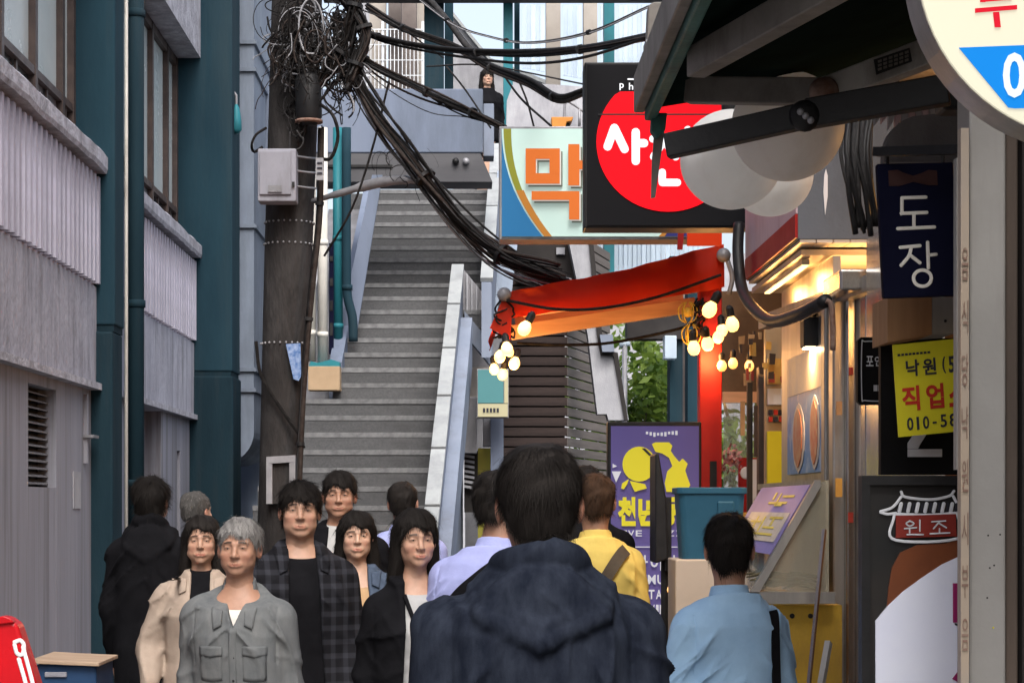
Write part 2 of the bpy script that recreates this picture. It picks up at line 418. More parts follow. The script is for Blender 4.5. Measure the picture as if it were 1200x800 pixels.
    mull = [y for y in ([8.62, 9.85, 10.75, 11.75, 12.66, 13.50, 13.86] if bi == 0 else [14.66, 15.5, 16.35, 17.25, 18.1, 18.66])]
    fr = MB()
    fr.box(WW-.04, WW+.015, wb0, wb1, 4.03, 4.075)
    fr.box(WW-.04, WW+.02, wb0, wb1, 4.275, 4.325)
    fr.box(WW-.04, WW+.02, wb0, wb1, 5.62, 5.695)
    fr.build('window_rail', M['brown_frame'], LB)
    for k, y in enumerate(mull):
        MB().box(WW-.041, WW+.025, y-.035, y+.035, 4.03, 5.69).build('window_mullion', M['brown_frame'], LB)
        if k + 1 < len(mull):
            a, b = y+.036, mull[k+1]-.036
            MB().box(WW-.03, WW-.02, a, b, 4.076, 4.274).build('lower_pane', M['dark_glass'] if k % 2 else M['grey_wall'], LB)
            MB().box(WW-.012, WW+.003, (a+b)/2-.02, (a+b)/2+.02, 4.076, 4.274).build('pane_divider', M['brown_frame'], LB)
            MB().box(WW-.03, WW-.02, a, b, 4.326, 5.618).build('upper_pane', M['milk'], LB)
    up = MB().box(-2.79, -2.50, y0, y1, 5.70, 7.3)
    up.build('upper_spandrel', M['coping'], LB)
# pillars
def pillar(x0, x1, y, dep, low):
    MB().box(x0, x1, y, y+dep, 2.845, 7.9).build('pillar', M['teal'], LB, bevel=.012)
    MB().box(x0, x1+low, y-.02, y+dep, 0, 2.80).build('pillar_base', M['teal_dark'], LB, bevel=.015)
    MB().box(x0, x1-.012, y+.012, y+dep, 2.80, 2.845).build('pillar_joint', M['teal_dark'], LB)
pillar(-2.80, -2.44, 13.905, .36, -.012)
pillar(-2.80, -2.212, 18.705, .6, .012)
MB().tube([(-2.435, 14.32, 0), (-2.435, 14.32, 7.5)], .013, 8).build('thin_pipe', M['white_pipe'], LB, smooth=True)
dp = MB().tube([(-2.42, 14.62, 0), (-2.42, 14.62, 7.5)], .062, 16).build('downpipe', M['teal_dark'], LB, smooth=True)
for zz in (1.75, 3.03, 5.1):
    MB().lathe([(.064, 0), (.072, .004), (.072, .05), (.064, .055)], (-2.42, 14.62, zz), 16).build('pipe_collar', M['teal_dark'], dp, smooth=True)
# small teal lamp on the second pillar
lm = thing('wall_lamp', 'small pale teal lamp fixed to the side of the far teal pillar', 'lamp', P(277, 160, 18.9))
MB().lathe([(.01, .14), (.03, .10), (.045, .0), (.05, -.10), (.02, -.13)], P(277, 140, 18.9), 12).build('lamp_body', M['teal_bright'], lm, smooth=True)
MB().tube([P(274, 108, 18.9), P(277, 112, 18.9), P(277, 125, 18.9)], .012, 8).build('bracket', M['galv'], lm)

# ------------------------------------------------------------------ duct and wall beyond the pillar
du = thing('air_duct', 'tall blue-grey ventilation duct with bolted flanges and a curved lower end', 'duct', (-2.25, 20.2, 2.0))
prof = [(-2.9, 2.02)] + [(-2.40 + .30*math.sin(a), 2.32 - .30*math.cos(a)) for a in [math.pi/2*k/8 for k in range(9)]] + [(-2.10, 8), (-2.9, 8)]
MB().prism([(x, 19.5, z) for x, z in prof], (0, 1.7, 0)).build('duct_shell', M['duct'], du)
for y_ in (50, 82, 265, 433, 457):
    z = Z(y_, 19.5); MB().box(-2.9, -2.075, 19.47, 21.22, z-.018, z+.018).build('flange', M['duct'], du)
MB().box(-3.2, -1.72, 21.5, 21.9, 0, 8).build('plaster_wall', M['pale_wall'], label='pale blue plastered wall behind the air duct and utility pole', cat='wall')

# ------------------------------------------------------------------ staircase
A = .042                                  # the flight runs slightly to the right as it climbs
def sd(i): return 17.4 + .28 * i
def sz(i): return EYE + .165 * i
ST = thing('staircase', 'long grey granite outdoor staircase climbing to the footbridge', 'staircase', (-1.0, 14.7, 0))
def step_mesh(w, h): return MB().box(-w, 0, 0, .30, -h, -.045).mesh('step')
def nose_mesh(w): return MB().box(-w, 0, -.007, .30, -.0445, 0).mesh('nosing')
s_lo, n_lo = step_mesh(1.55, .19), nose_mesh(1.55)
s_mid, n_mid = step_mesh(1.24, .19), nose_mesh(1.24)
s_up, n_up = step_mesh(1.36, .19), nose_mesh(1.36)
for i in range(-9, 23):
    d = sd(i); xr = -.27 + A*(d-18.9)
    if i >= 12: xr = .10 + A*(d-21.5); sm, nm = s_up, n_up
    elif i >= 7: xr = -.12 + A*(d-18.9); sm, nm = s_mid, n_mid
    else: sm, nm = s_lo, n_lo
    st = link('step', sm, M['step'], ST, Vector((xr, d, sz(i))) - wloc(ST))
    no = link('nosing', nm, M['nosing'], st, (random.uniform(-.004, .004), random.uniform(-.004, .004), 0))
# landing behind the last step, solid core under the flight
core = MB()
pr = [(sd(-9)+.32, 0)] + [(sd(i)+.31, sz(i)-.06) for i in (-9, 22)] + [(27.5, sz(22)-.06), (27.5, 0)]
core.prism([(-1.70, y, z-.12 if z > 0 else 0) for y, z in pr], (1.30, 0, 0)).build('flight_core', M['grey_wall'], ST)
MB().box(-1.6, 1.2, sd(22)+.30, 27.5, sz(22)-.2, sz(22)).build('landing', M['step'], ST)
# right parapet of the lower flight with its white coping
def line_pts(i0, i1, xoff, x_of, hp):
    return [Vector((x_of(sd(i)) + xoff, sd(i), sz(i) + hp)) for i in (i0, i1)]
xr1 = lambda d: -.29 + A*(d-18.9)
a, b = line_pts(-9, 11.7, 0, xr1, .5)
core = MB().prism([Vector((xr1(y), y, z)) for y, z in [(sd(-9), 0), (sd(-9), sz(-9)+.47), (sd(11.7), sz(11.7)+.47), (sd(11.7), 0)]], (.10, 0, 0))
core.build('parapet', M['blue_conc2'], ST)
nseg = 7
for k in range(nseg):
    p0, p1 = a.lerp(b, k/nseg), a.lerp(b, (k+1)/nseg - .006)
    MB().beam(p0 + Vector((.05, 0, 0)), p1 + Vector((.05, 0, 0)), .125, .05).build('coping', M['white_cop'], ST, bevel=.006)
# stringer band, slightly proud of the parapet's outer side
MB().prism([Vector((xr1(y) + .10, y, z)) for y, z in [(15.6, .4), (15.6, .82), (sd(10.3), sz(10.3)+.16), (sd(10.3), sz(10.3)-.34)]], (.11, 0, 0)).build('stringer', M['blue_conc2'], ST)
# landing wall beside the first flight: ribbed grey panels with sloping top
pw = MB().pprism([(538, 309), (573, 352), (573, 402), (540, 366)], 20.85, .10).build('landing_parapet', M['grey_wall'], ST)
for k in range(6):
    x = 541 + k*5.6
    MB().pprism([(x, 313+(x-541)*1.22), (x+1.6, 315+(x-541)*1.22), (x+1.6, 366+(x-541)*1.03), (x, 364+(x-541)*1.03)], 20.80, .05).build('panel_rib', M['grey_light'], ST)
MB().pprism([(544, 364), (578, 405), (578, 432), (546, 393)], 20.7, .25).build('landing_beam', M['blue_conc2'], ST)
MB().pbox(545, 590, 395, 700, 21.4, .2).build('under_stair_wall', M['grey_wall'], ST)
MB().pbox(548, 578, 430, 466, 21.2, .19).build('wall_panel', M['beige_col'], ST)
# upper flight parapet
xr2 = lambda d: .12 + A*(d-21.5)
a, b = line_pts(10.4, 22, 0, xr2, .52)
MB().prism([Vector((xr2(y), y, z)) for y, z in [(sd(10.4), sz(10.4)-.25), (sd(10.4), sz(10.4)+.49), (sd(22), sz(22)+.49), (sd(22), sz(22)-.25)]], (.1, 0, 0)).build('parapet', M['blue_conc2'], ST)
for k in range(4):
    p0, p1 = a.lerp(b, k/4), a.lerp(b, (k+1)/4 - .008)
    MB().beam(p0 + Vector((.05, 0, 0)), p1 + Vector((.05, 0, 0)), .125, .05).build('coping', M['white_cop'], ST, bevel=.006)
MB().pprism([(583, 200), (612, 200), (606, 290), (596, 372), (571, 372), (575, 300)], 22.6, .2).build('side_wall', M['pale_wall'], ST)
# left parapet of the upper flight
xl = lambda d: -1.29 + A*(d-19.3)
MB().prism([Vector((xl(y) - .12, y, z)) for y, z in [(sd(7)+.3, sz(7)-.5), (sd(7)+.3, sz(7)+.22), (sd(22), sz(22)+.22), (sd(22), sz(22)-.5)]], (.12, 0, 0)).build('parapet', M['blue_conc'], ST)
MB().pprism([(396, 395), (418, 390), (448, 205), (436, 205)], 20.3, .05).build('string_panel', M['blue_conc'], ST)

# under-stair lightbox, cabinet, louver and yellow wall
lb = thing('lightbox_sign', 'pale teal and cream lightbox sign hung under the stair landing', 'sign', P(577, 490, 19.6))
MB().pbox(559, 596, 432, 489, 19.6, .22).build('box', M['galv'], lb)
M['lb_teal'] = em('lightbox_teal', (.16, .42, .44), .28, uneven=.25)
M['lb_cream'] = em('lightbox_cream', (.72, .66, .42), .4)
MB().pbox(560, 590, 433, 472, 19.58, .015).build('face', M['lb_teal'], lb)
MB().pbox(560, 595, 473, 488, 19.57, .025).build('strip', M['lb_cream'], lb)
MB().pbox(591, 595.4, 433, 472, 19.575, .02).build('edge_face', M['lb_cream'], lb)
for k in range(5):
    MB().pbox(566+k*4, 568.6+k*4, 478, 483, 19.56, .008).build('letter', M['black_ink'], lb)
MB().pbox(540, 559, 465, 531, 19.9, .5).build('meter_cabinet', M['grey_wall'], label='dark grey metal cabinet fixed below the stair landing', cat='cabinet', bevel=.01)
lvr = thing('louvered_vent', 'small louvered vent below the grey cabinet at the stair side', 'vent', P(549, 560, 20.0))
MB().pbox(544, 560, 528, 600, 20.2, .1).build('backing', M['dark'], lvr)
for k in range(7):
    MB().pprism([(544, 532+k*6), (556, 534+k*6), (556, 537+k*6), (544, 535+k*6)], 20.12, .05).build('slat', M['grey_light'], lvr)
MB().pbox(560, 578, 525, 720, 20.35, .4).build('yellow_wall', pm('yellow_wall', (.42, .38, .07), (.34, .30, .06), 3, .7, .1), label='yellow painted wall piece under the stair landing', cat='wall')
MB().pbox(575, 590, 490, 720, 20.0, .25).build('pier', M['blue_conc'], label='blue grey pier below the lightbox sign', cat='pillar')
MB().pbox(566, 578, 488, 523, 20.1, .2).build('electric_box', M['grey_light'], label='small pale electric box beneath the lightbox sign', cat='box', bevel=.01)

# ------------------------------------------------------------------ pipes, carton by the stairs
def pipe(px, y0, y1, d, w, mat, name, label, grp=None):
    r = w * d / F / 2
    t = thing(name, label, 'pipe', P(px, y1, d), grp)
    MB().tube([P(px, y0, d), P(px, y1, d)], r, 14).build('pipe_run', mat, t, smooth=True)
    for yy in (y1 - 30, (y0 + y1)/2):
        MB().tube([P(px, yy, d), P(px, yy - 6, d)], r*1.12, 14).build('collar', mat, t, smooth=True)
pipe(366, 150, 423, 19.5, 9, M['white_pipe'], 'drain_pipe', 'thin cream drain pipe beside the utility pole')
pipe(378, 150, 425, 19.4, 12, M['white_pipe'], 'drain_pipe', 'wide cream drain pipe standing in front of the stairs')
pipe(396, 150, 415, 20.1, 12, M['teal_bright'], 'drain_pipe', 'bright teal pipe behind the cream drain pipes')
t = thing('drain_pipe', 'dark teal pipe with an elbow resting at the stair edge', 'pipe', P(413, 400, 20.0))
MB().tube(curve_pts([P(406, 150, 20.0), P(406, 300, 20.0), P(407, 345, 20.0), P(413, 372, 20.0), P(414, 400, 20.0)], 20), .045, 14).build('pipe_run', M['teal'], t, smooth=True)
MB().tube([P(407, 340, 20.0), P(407, 334, 20.0)], .052, 14).build('collar', M['teal'], t, smooth=True)
pb = thing('street_poster', 'narrow dark poster strip between the cream and teal pipes', 'poster', P(389, 415, 20.2))
MB().pbox(385.5, 391, 285, 415, 19.9, .02).build('sheet', M['navy_sign'], pb)
for k in range(4):
    MB().pbox(386.5, 390, 300+k*26, 306+k*26+k*3, 19.89, .008).build('letter', M['cable2'], pb)
bx = thing('cardboard_box', 'brown cardboard box wedged on the stairs around the pipe ends', 'box', P(379, 457, 19.1))
MB().pbox(361, 398, 429, 457, 19.1, .25).build('carton', M['carton'], bx, bevel=.005)
MB().pprism([(362, 429), (398, 429), (398, 424), (388, 421), (372, 425), (364, 423)], 19.2, .18).build('lining', M['teal_bright'], bx)

# ------------------------------------------------------------------ footbridge
FB = thing('footbridge', 'blue-grey footbridge deck crossing above the staircase', 'footbridge', (-.8, 20.8, 4.8))
MB().box(-3.1, X(566, 20.6), 20.6, 21.0, Z(179, 20.6), Z(104, 20.6)).build('deck_parapet', M['blue_conc'], FB, bevel=.012)
MB().box(X(566, 20.6)+.002, X(579, 20.6), 20.66, 21.0, Z(182, 20.6), Z(120, 20.6)).build('deck_end', M['blue_conc2'], FB, bevel=.01)
MB().prism([P(250, 180, 20.55), P(563, 180, 20.55), P(577, 213, 20.55), P(250, 213, 20.55)], (0, .48, 0)).build('deck_soffit', M['soffit'], FB)
MB().pbox(380, 460, 193, 196, 20.53, .03).build('cable_channel', M['black'], FB)
for x in (534, 546):
    MB().ball(P(x, 189, 20.52), .035, 10, 8).build('ceiling_lamp', M['galv'] if x > 540 else M['black'], FB, smooth=True)
MB().box(-2.6, -2.2, 23.2, 23.6, 0, 5.3).build('bridge_leg', M['grey_wall'], FB)

# ------------------------------------------------------------------ canopy hall behind the bridge
HL = thing('canopy_hall', 'open upper-level hall with teal and beige columns under a flat roof', 'building', (1.5, 29, 0))
def colm(px0, px1, y0, y1, d, mat, dep=.25): return MB().pbox(px0, px1, y0, y1, d, dep).build('column', mat, HL)
colm(497, 520, -40, 104, 27.0, M['teal_dark']); colm(521, 531, -40, 104, 27.6, M['teal'])
colm(455, 470, -40, 104, 27.4, M['brown_col']); colm(472, 488, -40, 104, 28.2, M['brown_col']); colm(487, 497, -40, 104, 28.6, M['beige_col'])
colm(433, 452, -40, 104, 28.0, M['beige_col'])
colm(590, 601, -40, 330, 27.0, M['teal_bright']); colm(603, 609, -40, 330, 27.3, M['teal'])
colm(640, 657, -40, 320, 27.8, M['beige_col']); colm(684, 700, -40, 320, 27.8, M['beige_col'])
colm(708, 720, -40, 330, 28.4, M['teal_bright'])
MB().box(X(380, 27), X(900, 27), 26.6, 27.0, Z(4, 27), Z(4, 27)+.25).build('roof_slab', M['soffit'], HL)
MB().pbox(470, 497, -40, 112, 29.3, .1).build('rear_wall', M['brown_col'], HL)
MB().pbox(420, 440, -40, 112, 29.3, .1).build('rear_wall', M['grey_light'], HL)
# standing-seam sheets
k = 0
for px in np.arange(612, 770, 5.4):
    if 636 < px < 656 or 682 < px < 699: continue
    y1 = 60 + (px - 612)*.18 if px < 700 else 74
    MB().pbox(px, px+4.6, 6, 330 if px > 716 else y1 + 20, 30.0 + (k % 2)*.03, .02).build('roof_sheet', M['sheet'], HL); k += 1
for px in np.arange(613, 820, 5.4):
    MB().pbox(px, px+4.7, 255, 312, 30.2 + (int(px) % 2)*.03, .02).build('roof_sheet', M['sheet'], HL)
# sloping parapet beyond
rp = thing('ramp_wall', 'grey sloping ramp wall behind the teal columns', 'wall', P(640, 150, 29))
MB().pprism([(531, 18), (575, 72), (610, 86), (690, 118), (690, 300), (531, 300)], 29.4, .2).build('ramp_panel', M['grey_light'], rp)
MB().pprism([(531, 14), (575, 68), (610, 82), (690, 114), (690, 118), (610, 87), (575, 73), (531, 19)], 29.3, .35).build('ramp_coping', M['white_cop'], rp)
gl = thing('landing_wall', 'grey wall with rail behind the woman on the footbridge', 'wall', P(640, 200, 26))
MB().pprism([(594, 118), (602, 96), (690, 102), (690, 300), (590, 300)], 26.4, .2).build('wall_panel', M['grey_light'], gl)
MB().tube(curve_pts([P(662, 150, 26.2), P(662, 122, 26.2), P(668, 120, 26.2), P(690, 135, 26.2)], 10), .018, 8).build('rail', M['galv'], gl, smooth=True)
MB().tube([P(679, 150, 26.2), P(679, 128, 26.2)], .018, 8).build('rail_post', M['galv'], gl, smooth=True)
ob = thing('orange_machine', 'small orange machine behind the sign on the upper landing', 'machine', P(660, 152, 25.8))
MB().pprism([(646, 137), (672, 137), (670, 142), (664, 143), (660, 160), (648, 160)], 25.8, .3).build('body', pm('orange_paint', (.5, .2, .04), None, 4, .5, .05), ob, bevel=.01)
MB().pbox(658, 668, 143, 160, 25.9, .2).build('motor', M['black'], ob)
# mesh railing at the back left
rl = thing('mesh_railing', 'white wire mesh railing on the footbridge behind the cables', 'railing', P(460, 104, 25))
for k, px in enumerate(np.arange(402, 496, 4.6)):
    MB().pbox(px, px+.9, 34, 104, 25.0, .01).build('wire', M['mesh_wire'], rl)
for y in (34, 52, 70, 88):
    MB().pbox(400, 496, y, y+1, 25.015, .01).build('wire', M['mesh_wire'], rl)
for px in (400, 447, 494):
    MB().pbox(px, px+3, 25, 104, 25.03, .05).build('post', M['mesh_wire'], rl)

# ------------------------------------------------------------------ brown slatted tower
TW = thing('slatted_kiosk', 'brown building corner clad in horizontal wooden siding under the bridge', 'building', (.9, 25, 0))
x0, x1, yf = X(588, 24), X(665, 24), 24.0
MB().box(x0+.03, x1-.03, yf+.05, yf+2.2, 0, 5.6).build('core', M['dark'], TW)
hgt = .118
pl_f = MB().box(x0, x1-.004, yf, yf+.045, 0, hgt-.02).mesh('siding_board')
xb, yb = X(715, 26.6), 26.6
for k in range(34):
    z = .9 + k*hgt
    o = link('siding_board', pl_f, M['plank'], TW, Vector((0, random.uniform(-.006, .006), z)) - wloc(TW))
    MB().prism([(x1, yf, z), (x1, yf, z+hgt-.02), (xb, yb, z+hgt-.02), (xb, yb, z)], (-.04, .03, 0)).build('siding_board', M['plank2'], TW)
MB().pbox(606, 690, 283, 330, 23.9, .05).build('fascia_panel', M['dark'], TW)
MB().pbox(652, 662, 290, 298, 23.85, .06).build('floodlight', M['grey_light'], TW)

# ------------------------------------------------------------------ zigzag stair stringer, tree, columns
zz = thing('stair_stringer', 'pale concrete zigzag underside of a stair beside the brown siding', 'staircase', P(705, 490, 23.6))
MB().pprism([(664, 270), (690, 270), (702, 396), (706, 415), (720, 415), (737, 492), (713, 492), (711, 485), (700, 485), (689, 393)], 23.6, .3).build('stringer', M['grey_light'], zz)
MB().pprism([(689, 270), (694, 270), (706, 394), (709, 410), (724, 413), (736, 492), (732, 492), (719, 417), (704, 416), (700, 396)], 23.56, .36).build('edge_band', M['dark'], zz)
MB().pprism([(703, 392), (718, 392), (720, 412), (706, 412)], 23.45, .2).build('junction_box', M['blue_conc2'], zz)
MB().pbox(735, 806, 368, 397, 28.5, .4).build('cross_beam', M['dark'], label='dark beam under the upper level above the green tree', cat='beam')
MB().pbox(785, 800, 300, 600, 28.6, .4).build('steel_column', M['teal_dark'], label='dark teal steel column right of the green tree', cat='column')
MB().pbox(806, 822, 330, 600, 29.2, .4).build('steel_column', M['teal'], label='teal steel column behind the red post', cat='column')
MB().pbox(798, 806, 330, 600, 30, .3).build('steel_column', M['brown_col'], label='brown pillar between the two teal columns', cat='column')
MB().pbox(779, 793, 393, 420, 28.2, .3).build('meter_box', M['sheet'], label='pale blue meter box on the dark teal column', cat='box', bevel=.01)
lp = thing('street_lamp', 'slim street lamp standing before the green tree', 'street lamp', P(732, 600, 30))
MB().tube([P(732, 720, 30), P(732, 402, 30)], .04, 10).build('pole', M['galv'], lp, smooth=True)
MB().tube([P(726, 404, 30), P(738, 402, 30)], .045, 10).build('lamp_head', M['sheet'], lp, smooth=True)
FARW = MB().box(-12, 30, 60, 62, 0, 9).build('far_building', M['grey_light'], label='distant pale building closing the end of the alley', cat='building')

def tree(base, h, rad, label, n=2600, seed=1):
    r = np.random.default_rng(seed)
    t = thing('leafy_tree', label, 'tree', base)
    tk = MB(); b = Vector(base)
    tk.tube([b, b+Vector((.03, 0, h*.3)), b+Vector((-.05, .05, h*.6))], [.11, .085, .05], 8)
    tips = []
    for k in range(7):
        a = r.uniform(0, 6.28); e = b+Vector((math.cos(a)*rad*.7, math.sin(a)*rad*.6, h*r.uniform(.45, .9)))
        tk.tube([b+Vector((0, 0, h*.3)), b.lerp(e, .6)+Vector((0, 0, h*.12)), e], [.05, .03, .012], 6); tips.append(e)
    tk.build('trunk', M['trunk'], t, smooth=True)
    vs = []; fs = []
    cl = [Vector((r.normal(0, .45)*rad, r.normal(0, .45)*rad, h*r.uniform(.28, 1.0))) + b for _ in range(26)] + tips
    for i in range(n):
        c = cl[r.integers(len(cl))]; p = np.array(c) + r.normal(0, 1, 3)*rad*.19
        u = r.normal(0, 1, 3); u /= np.linalg.norm(u); w = np.cross(u, r.normal(0, 1, 3)); w /= np.linalg.norm(w)
        L = r.uniform(.07, .13); k = len(vs)
        vs += [tuple(p-u*L), tuple(p+w*L*.45), tuple(p+u*L), tuple(p-w*L*.45)]; fs.append((k, k+1, k+2, k+3))
    m, nn, l, bs = _new('leaves')
    ob = nn.new('ShaderNodeNewGeometry'); rp_ = nn.new('ShaderNodeValToRGB')
    rp_.color_ramp.elements[0].color = (.07, .14, .02, 1); rp_.color_ramp.elements[1].color = (.24, .34, .05, 1)
    l.new(ob.outputs['Random Per Island'], rp_.inputs[0]); l.new(rp_.outputs[0], bs.inputs['Base Color'])
    bs.inputs['Roughness'].default_value = .55
    tr = nn.new('ShaderNodeBsdfTranslucent'); l.new(rp_.outputs[0], tr.inputs['Color'])
    mx = nn.new('ShaderNodeMixShader'); mx.inputs[0].default_value = .4
    l.new(bs.outputs[0], mx.inputs[1]); l.new(tr.outputs[0], mx.inputs[2]); l.new(mx.outputs[0], nn['Material Output'].inputs[0])
    cm = MB(); cm.v = vs; cm.f = fs
    cr = cm.build('crown', m, t); cr['kind'] = 'stuff'
tree((2.5, 33, 0), 4.6, 1.1, 'bright green leafy tree seen through the gap behind the purple sign', 3800, 3)
tree((4.3, 31, 0), 4.2, 1.0, 'darker leafy tree behind the red post and shop entrance', 2600, 5)

# ------------------------------------------------------------------ utility pole
def pc(y): return 329 + (560 - y) * .034      # pole axis in the photo
PD = 13.5
UP = thing('utility_pole', 'weathered dark concrete utility pole with bands and stickers by the stairs', 'utility pole', P(pc(880), 880, PD))
MB().tube([Vector((X(pc(y), PD), PD, Z(y, PD))) for y in (880, 560, 300, 0, -250)], [.150, .142, .158, .166, .17], 24).build('pole_shaft', M['pole'], UP, smooth=True)
for y in (262, 287, 403):
    bnd = MB(); c = Vector((X(pc(y), PD), PD, Z(y, PD)))
    for k in range(26):
        a = 2*math.pi*k/26; bnd.ball(c + Vector((math.cos(a)*.162, math.sin(a)*.162, 0)), .0075, 6, 4)
    o = bnd.build('studded_band', M['galv'], UP); o['kind'] = 'stuff'
gb = thing('junction_cabinet', 'pale grey electrical cabinet strapped to the utility pole', 'cabinet', P(325, 236, 13.15))
MB().pbox(302, 347, 174, 236, 13.12, .16).build('cabinet_body', M['greybox'], gb, bevel=.008)
MB().pbox(304, 341, 177, 228, 13.105, .02).build('cabinet_door', M['greybox'], gb, bevel=.004)
MB().pbox(314, 330, 217, 225, 13.095, .014).build('name_plate', M['grey_wall'], gb)
MB().pbox(342, 345, 213, 218, 13.10, .03).build('lock', M['black'], gb)
for y in (183, 200, 218):
    MB().tube([P(346, y, 13.2), P(360, y+2, 13.3), P(372, y+3, 13.42)], .008, 6).build('strap', M['galv'], gb)
sc_ = thing('splice_closure', 'black cylindrical cable splice closure hanging on the pole', 'cable box', P(362, 140, 13.2))
MB().tube([P(360, 85, 13.22), P(361, 92, 13.2), P(362, 138, 13.2), P(362, 147, 13.2)], [.05, .085, .085, .045], 16).build('closure_body', M['black'], sc_, smooth=True)
MB().tube([P(362, 141, 13.2), P(362, 144, 13.2)], .09, 16).build('rim', M['rust'], sc_, smooth=True)
wb = thing('meter_hood', 'small grey metal hood on the lower pole', 'cabinet', P(328, 575, 13.3))
for a_ in ([(312, 535), (346, 533), (346, 541), (312, 543)], [(312, 543), (319, 543), (319, 590), (312, 590)], [(339, 542), (346, 541), (346, 590), (339, 590)]):
    MB().pprism(a_, 13.28, .07).build('frame', M['galv'], wb)
MB().pbox(319, 339, 543, 590, 13.31, .03).build('panel', M['pole'], wb)
sk = MB().pprism([(335, 403), (352, 402), (353, 440), (350, 446), (344, 444)], 13.32, .01)
sk.build('notice_plate', M['sticker'], label='blue printed notice plate tied to the utility pole', cat='sign')
wp = thing('tag_plate', 'small white tag plate hanging on pole cables', 'sign', P(373, 210, 13.1))
MB().pbox(370, 379, 185, 211, 13.1, .01).build('plate', M['cablew'], wp)
for k in range(3): MB().pbox(371.5, 377.5, 190+k*6, 192+k*6, 13.094, .004).build('letter', M['black_ink'], wp)
la = thing('lamp_bracket', 'bent grey steel lamp bracket reaching from the pole over the stairs', 'bracket', P(368, 236, 13.4))
MB().tube(curve_pts([P(366, 236, 13.4), P(400, 226, 13.3), P(440, 215, 13.2), P(470, 211, 13.1), P(497, 213, 13.0)], 20), [.018]*4+[.024]*4+[.034]*5+[.03]*4+[.02]*4, 10).build('arm', M['galv'], la, smooth=True)

# ------------------------------------------------------------------ lettering
_tc = bpy.data.curves.new('lettering_source', 'FONT')
_to = bpy.data.objects.new('lettering_source', _tc)
COL.objects.link(_to)
def text_mesh(body, bold=0.0, ext=.02, space=1.0):
    _tc.body = body; _tc.offset = bold; _tc.extrude = ext; _tc.resolution_u = 3; _tc.space_character = space
    dg = bpy.context.evaluated_depsgraph_get(); dg.update()
    m = bpy.data.meshes.new_from_object(_to.evaluated_get(dg)); m.materials.clear()
    return m
def place_text(parent, body, corners, mat, bold=0.0, name='letter', lift=.0015, thick=.0015):
    """fit the text into the quad tl,tr,bl (3D points), a hair in front of it"""
    tl, tr, bl = [Vector(c) for c in corners]
    m = text_mesh(body, bold)
    co = np.array([v.co[:] for v in m.vertices])
    lo, hi = co.min(0), co.max(0)
    u = tr - tl; v = tl - bl; n = u.cross(v).normalized()
    off = wloc(parent)
    for i, vert in enumerate(m.vertices):
        a = (co[i, 0]-lo[0])/(hi[0]-lo[0]); b = (co[i, 1]-lo[1])/(hi[1]-lo[1]); c = (co[i, 2]-lo[2])/max(1e-6, hi[2]-lo[2])
        vert.co = bl + u*a + v*b + n*(lift + (c - 1)*thick + .001) - off
    return link(name, m, mat, parent)
def ptext(parent, body, px0, px1, py0, py1, d, mat, bold=0.0, name='letter', tilt=0.0, **kw):
    tl, tr, bl = P(px0, py0, d), P(px1, py0 + tilt, d), P(px0, py1, d)
    return place_text(parent, body, (tl, tr, bl), mat, bold, name, **kw)
def strokes(parent, polys, w, d, mat, name='letter', flat=.25):
    """round-ended brush strokes given in photo pixels"""
    for pl in polys:
        mb = MB(); r = w*d/F/2
        pts = [P(x, y, d) for x, y in pl]
        if len(pts) > 2: pts = curve_pts(pts, 5*len(pts))
        t0 = (pts[0]-pts[1]).normalized(); t1 = (pts[-1]-pts[-2]).normalized()
        pts = [pts[0]+t0*r*.9, pts[0]+t0*r*.55] + pts + [pts[-1]+t1*r*.55, pts[-1]+t1*r*.9]
        rs = [r*.35, r*.83] + [r]*(len(pts)-4) + [r*.83, r*.35]
        mb.tube(pts, rs, 10)
        mb.v = [(v[0], d + (v[1]-d)*flat, v[2]) for v in mb.v]
        mb.build(name, mat, parent, smooth=True)

# ------------------------------------------------------------------ right-hand building mass
RB = thing('shop_building', 'dark shop building whose upper floor rises behind the awnings and signs', 'building', (3.5, 7, 0))
MB().box(1.62, 7, -1, 12.6, 3.35, 6.2).build('upper_wall', M['fascia'], RB)
MB().box(2.9, 7, -1, 12.6, 0, 3.35).build('back_wall', M['amber_back'], RB)
MB().box(1.62, 2.9, 9.6, 12.6, 3.30, 3.349).build('ceiling', M['amber_back'], RB)
MB().box(1.62, 2.9, -1, 9.6, 3.30, 3.349).build('ceiling', M['ceil_metal'], RB)
MB().box(2.0, 2.9, 12.4, 12.6, 0, 3.30).build('end_wall', M['amber_back'], RB)

# fascia box over the stainless shop
FX0, FX1, FY0, FY1, FZ = 1.26, 1.66, 8.0, 9.5, 2.66
fb = thing('shop_fascia', 'boxed shop fascia with blue-grey end and pink street face', 'sign box', (1.45, 8.7, FZ))
MB().box(FX0+.004, FX1, FY0, FY1, FZ, 3.5).build('box', M['fascia'], fb)
MB().box(FX0-.004, FX0+.004, FY0+.005, FY1, FZ+.10, 3.5).build('street_face', M['fascia_pale'], fb)
MB().box(FX0-.006, FX0+.004, FY0+.006, FY1, FZ+.005, FZ+.098).build('red_stripe', M['red_paint'], fb)
for k in range(6):
    x = FX0 + .012 + k*.066
    MB().box(x, x+.062, FY0+.003, FY1-.003, FZ-.014, FZ-.002).build('soffit_strip', M['ceil_metal'], fb)
MB().box(1.30, 2.2, 8.15, 9.6, 2.615, 2.638).build('lower_ceiling', M['ceil_metal'], RB)
# drips of white paint on the end
MB().pprism([(966, 205), (968, 198), (970, 206), (970, 230), (967, 252), (965, 225)], 7.996, .004).build('paint_drip', M['white_ink'], fb)

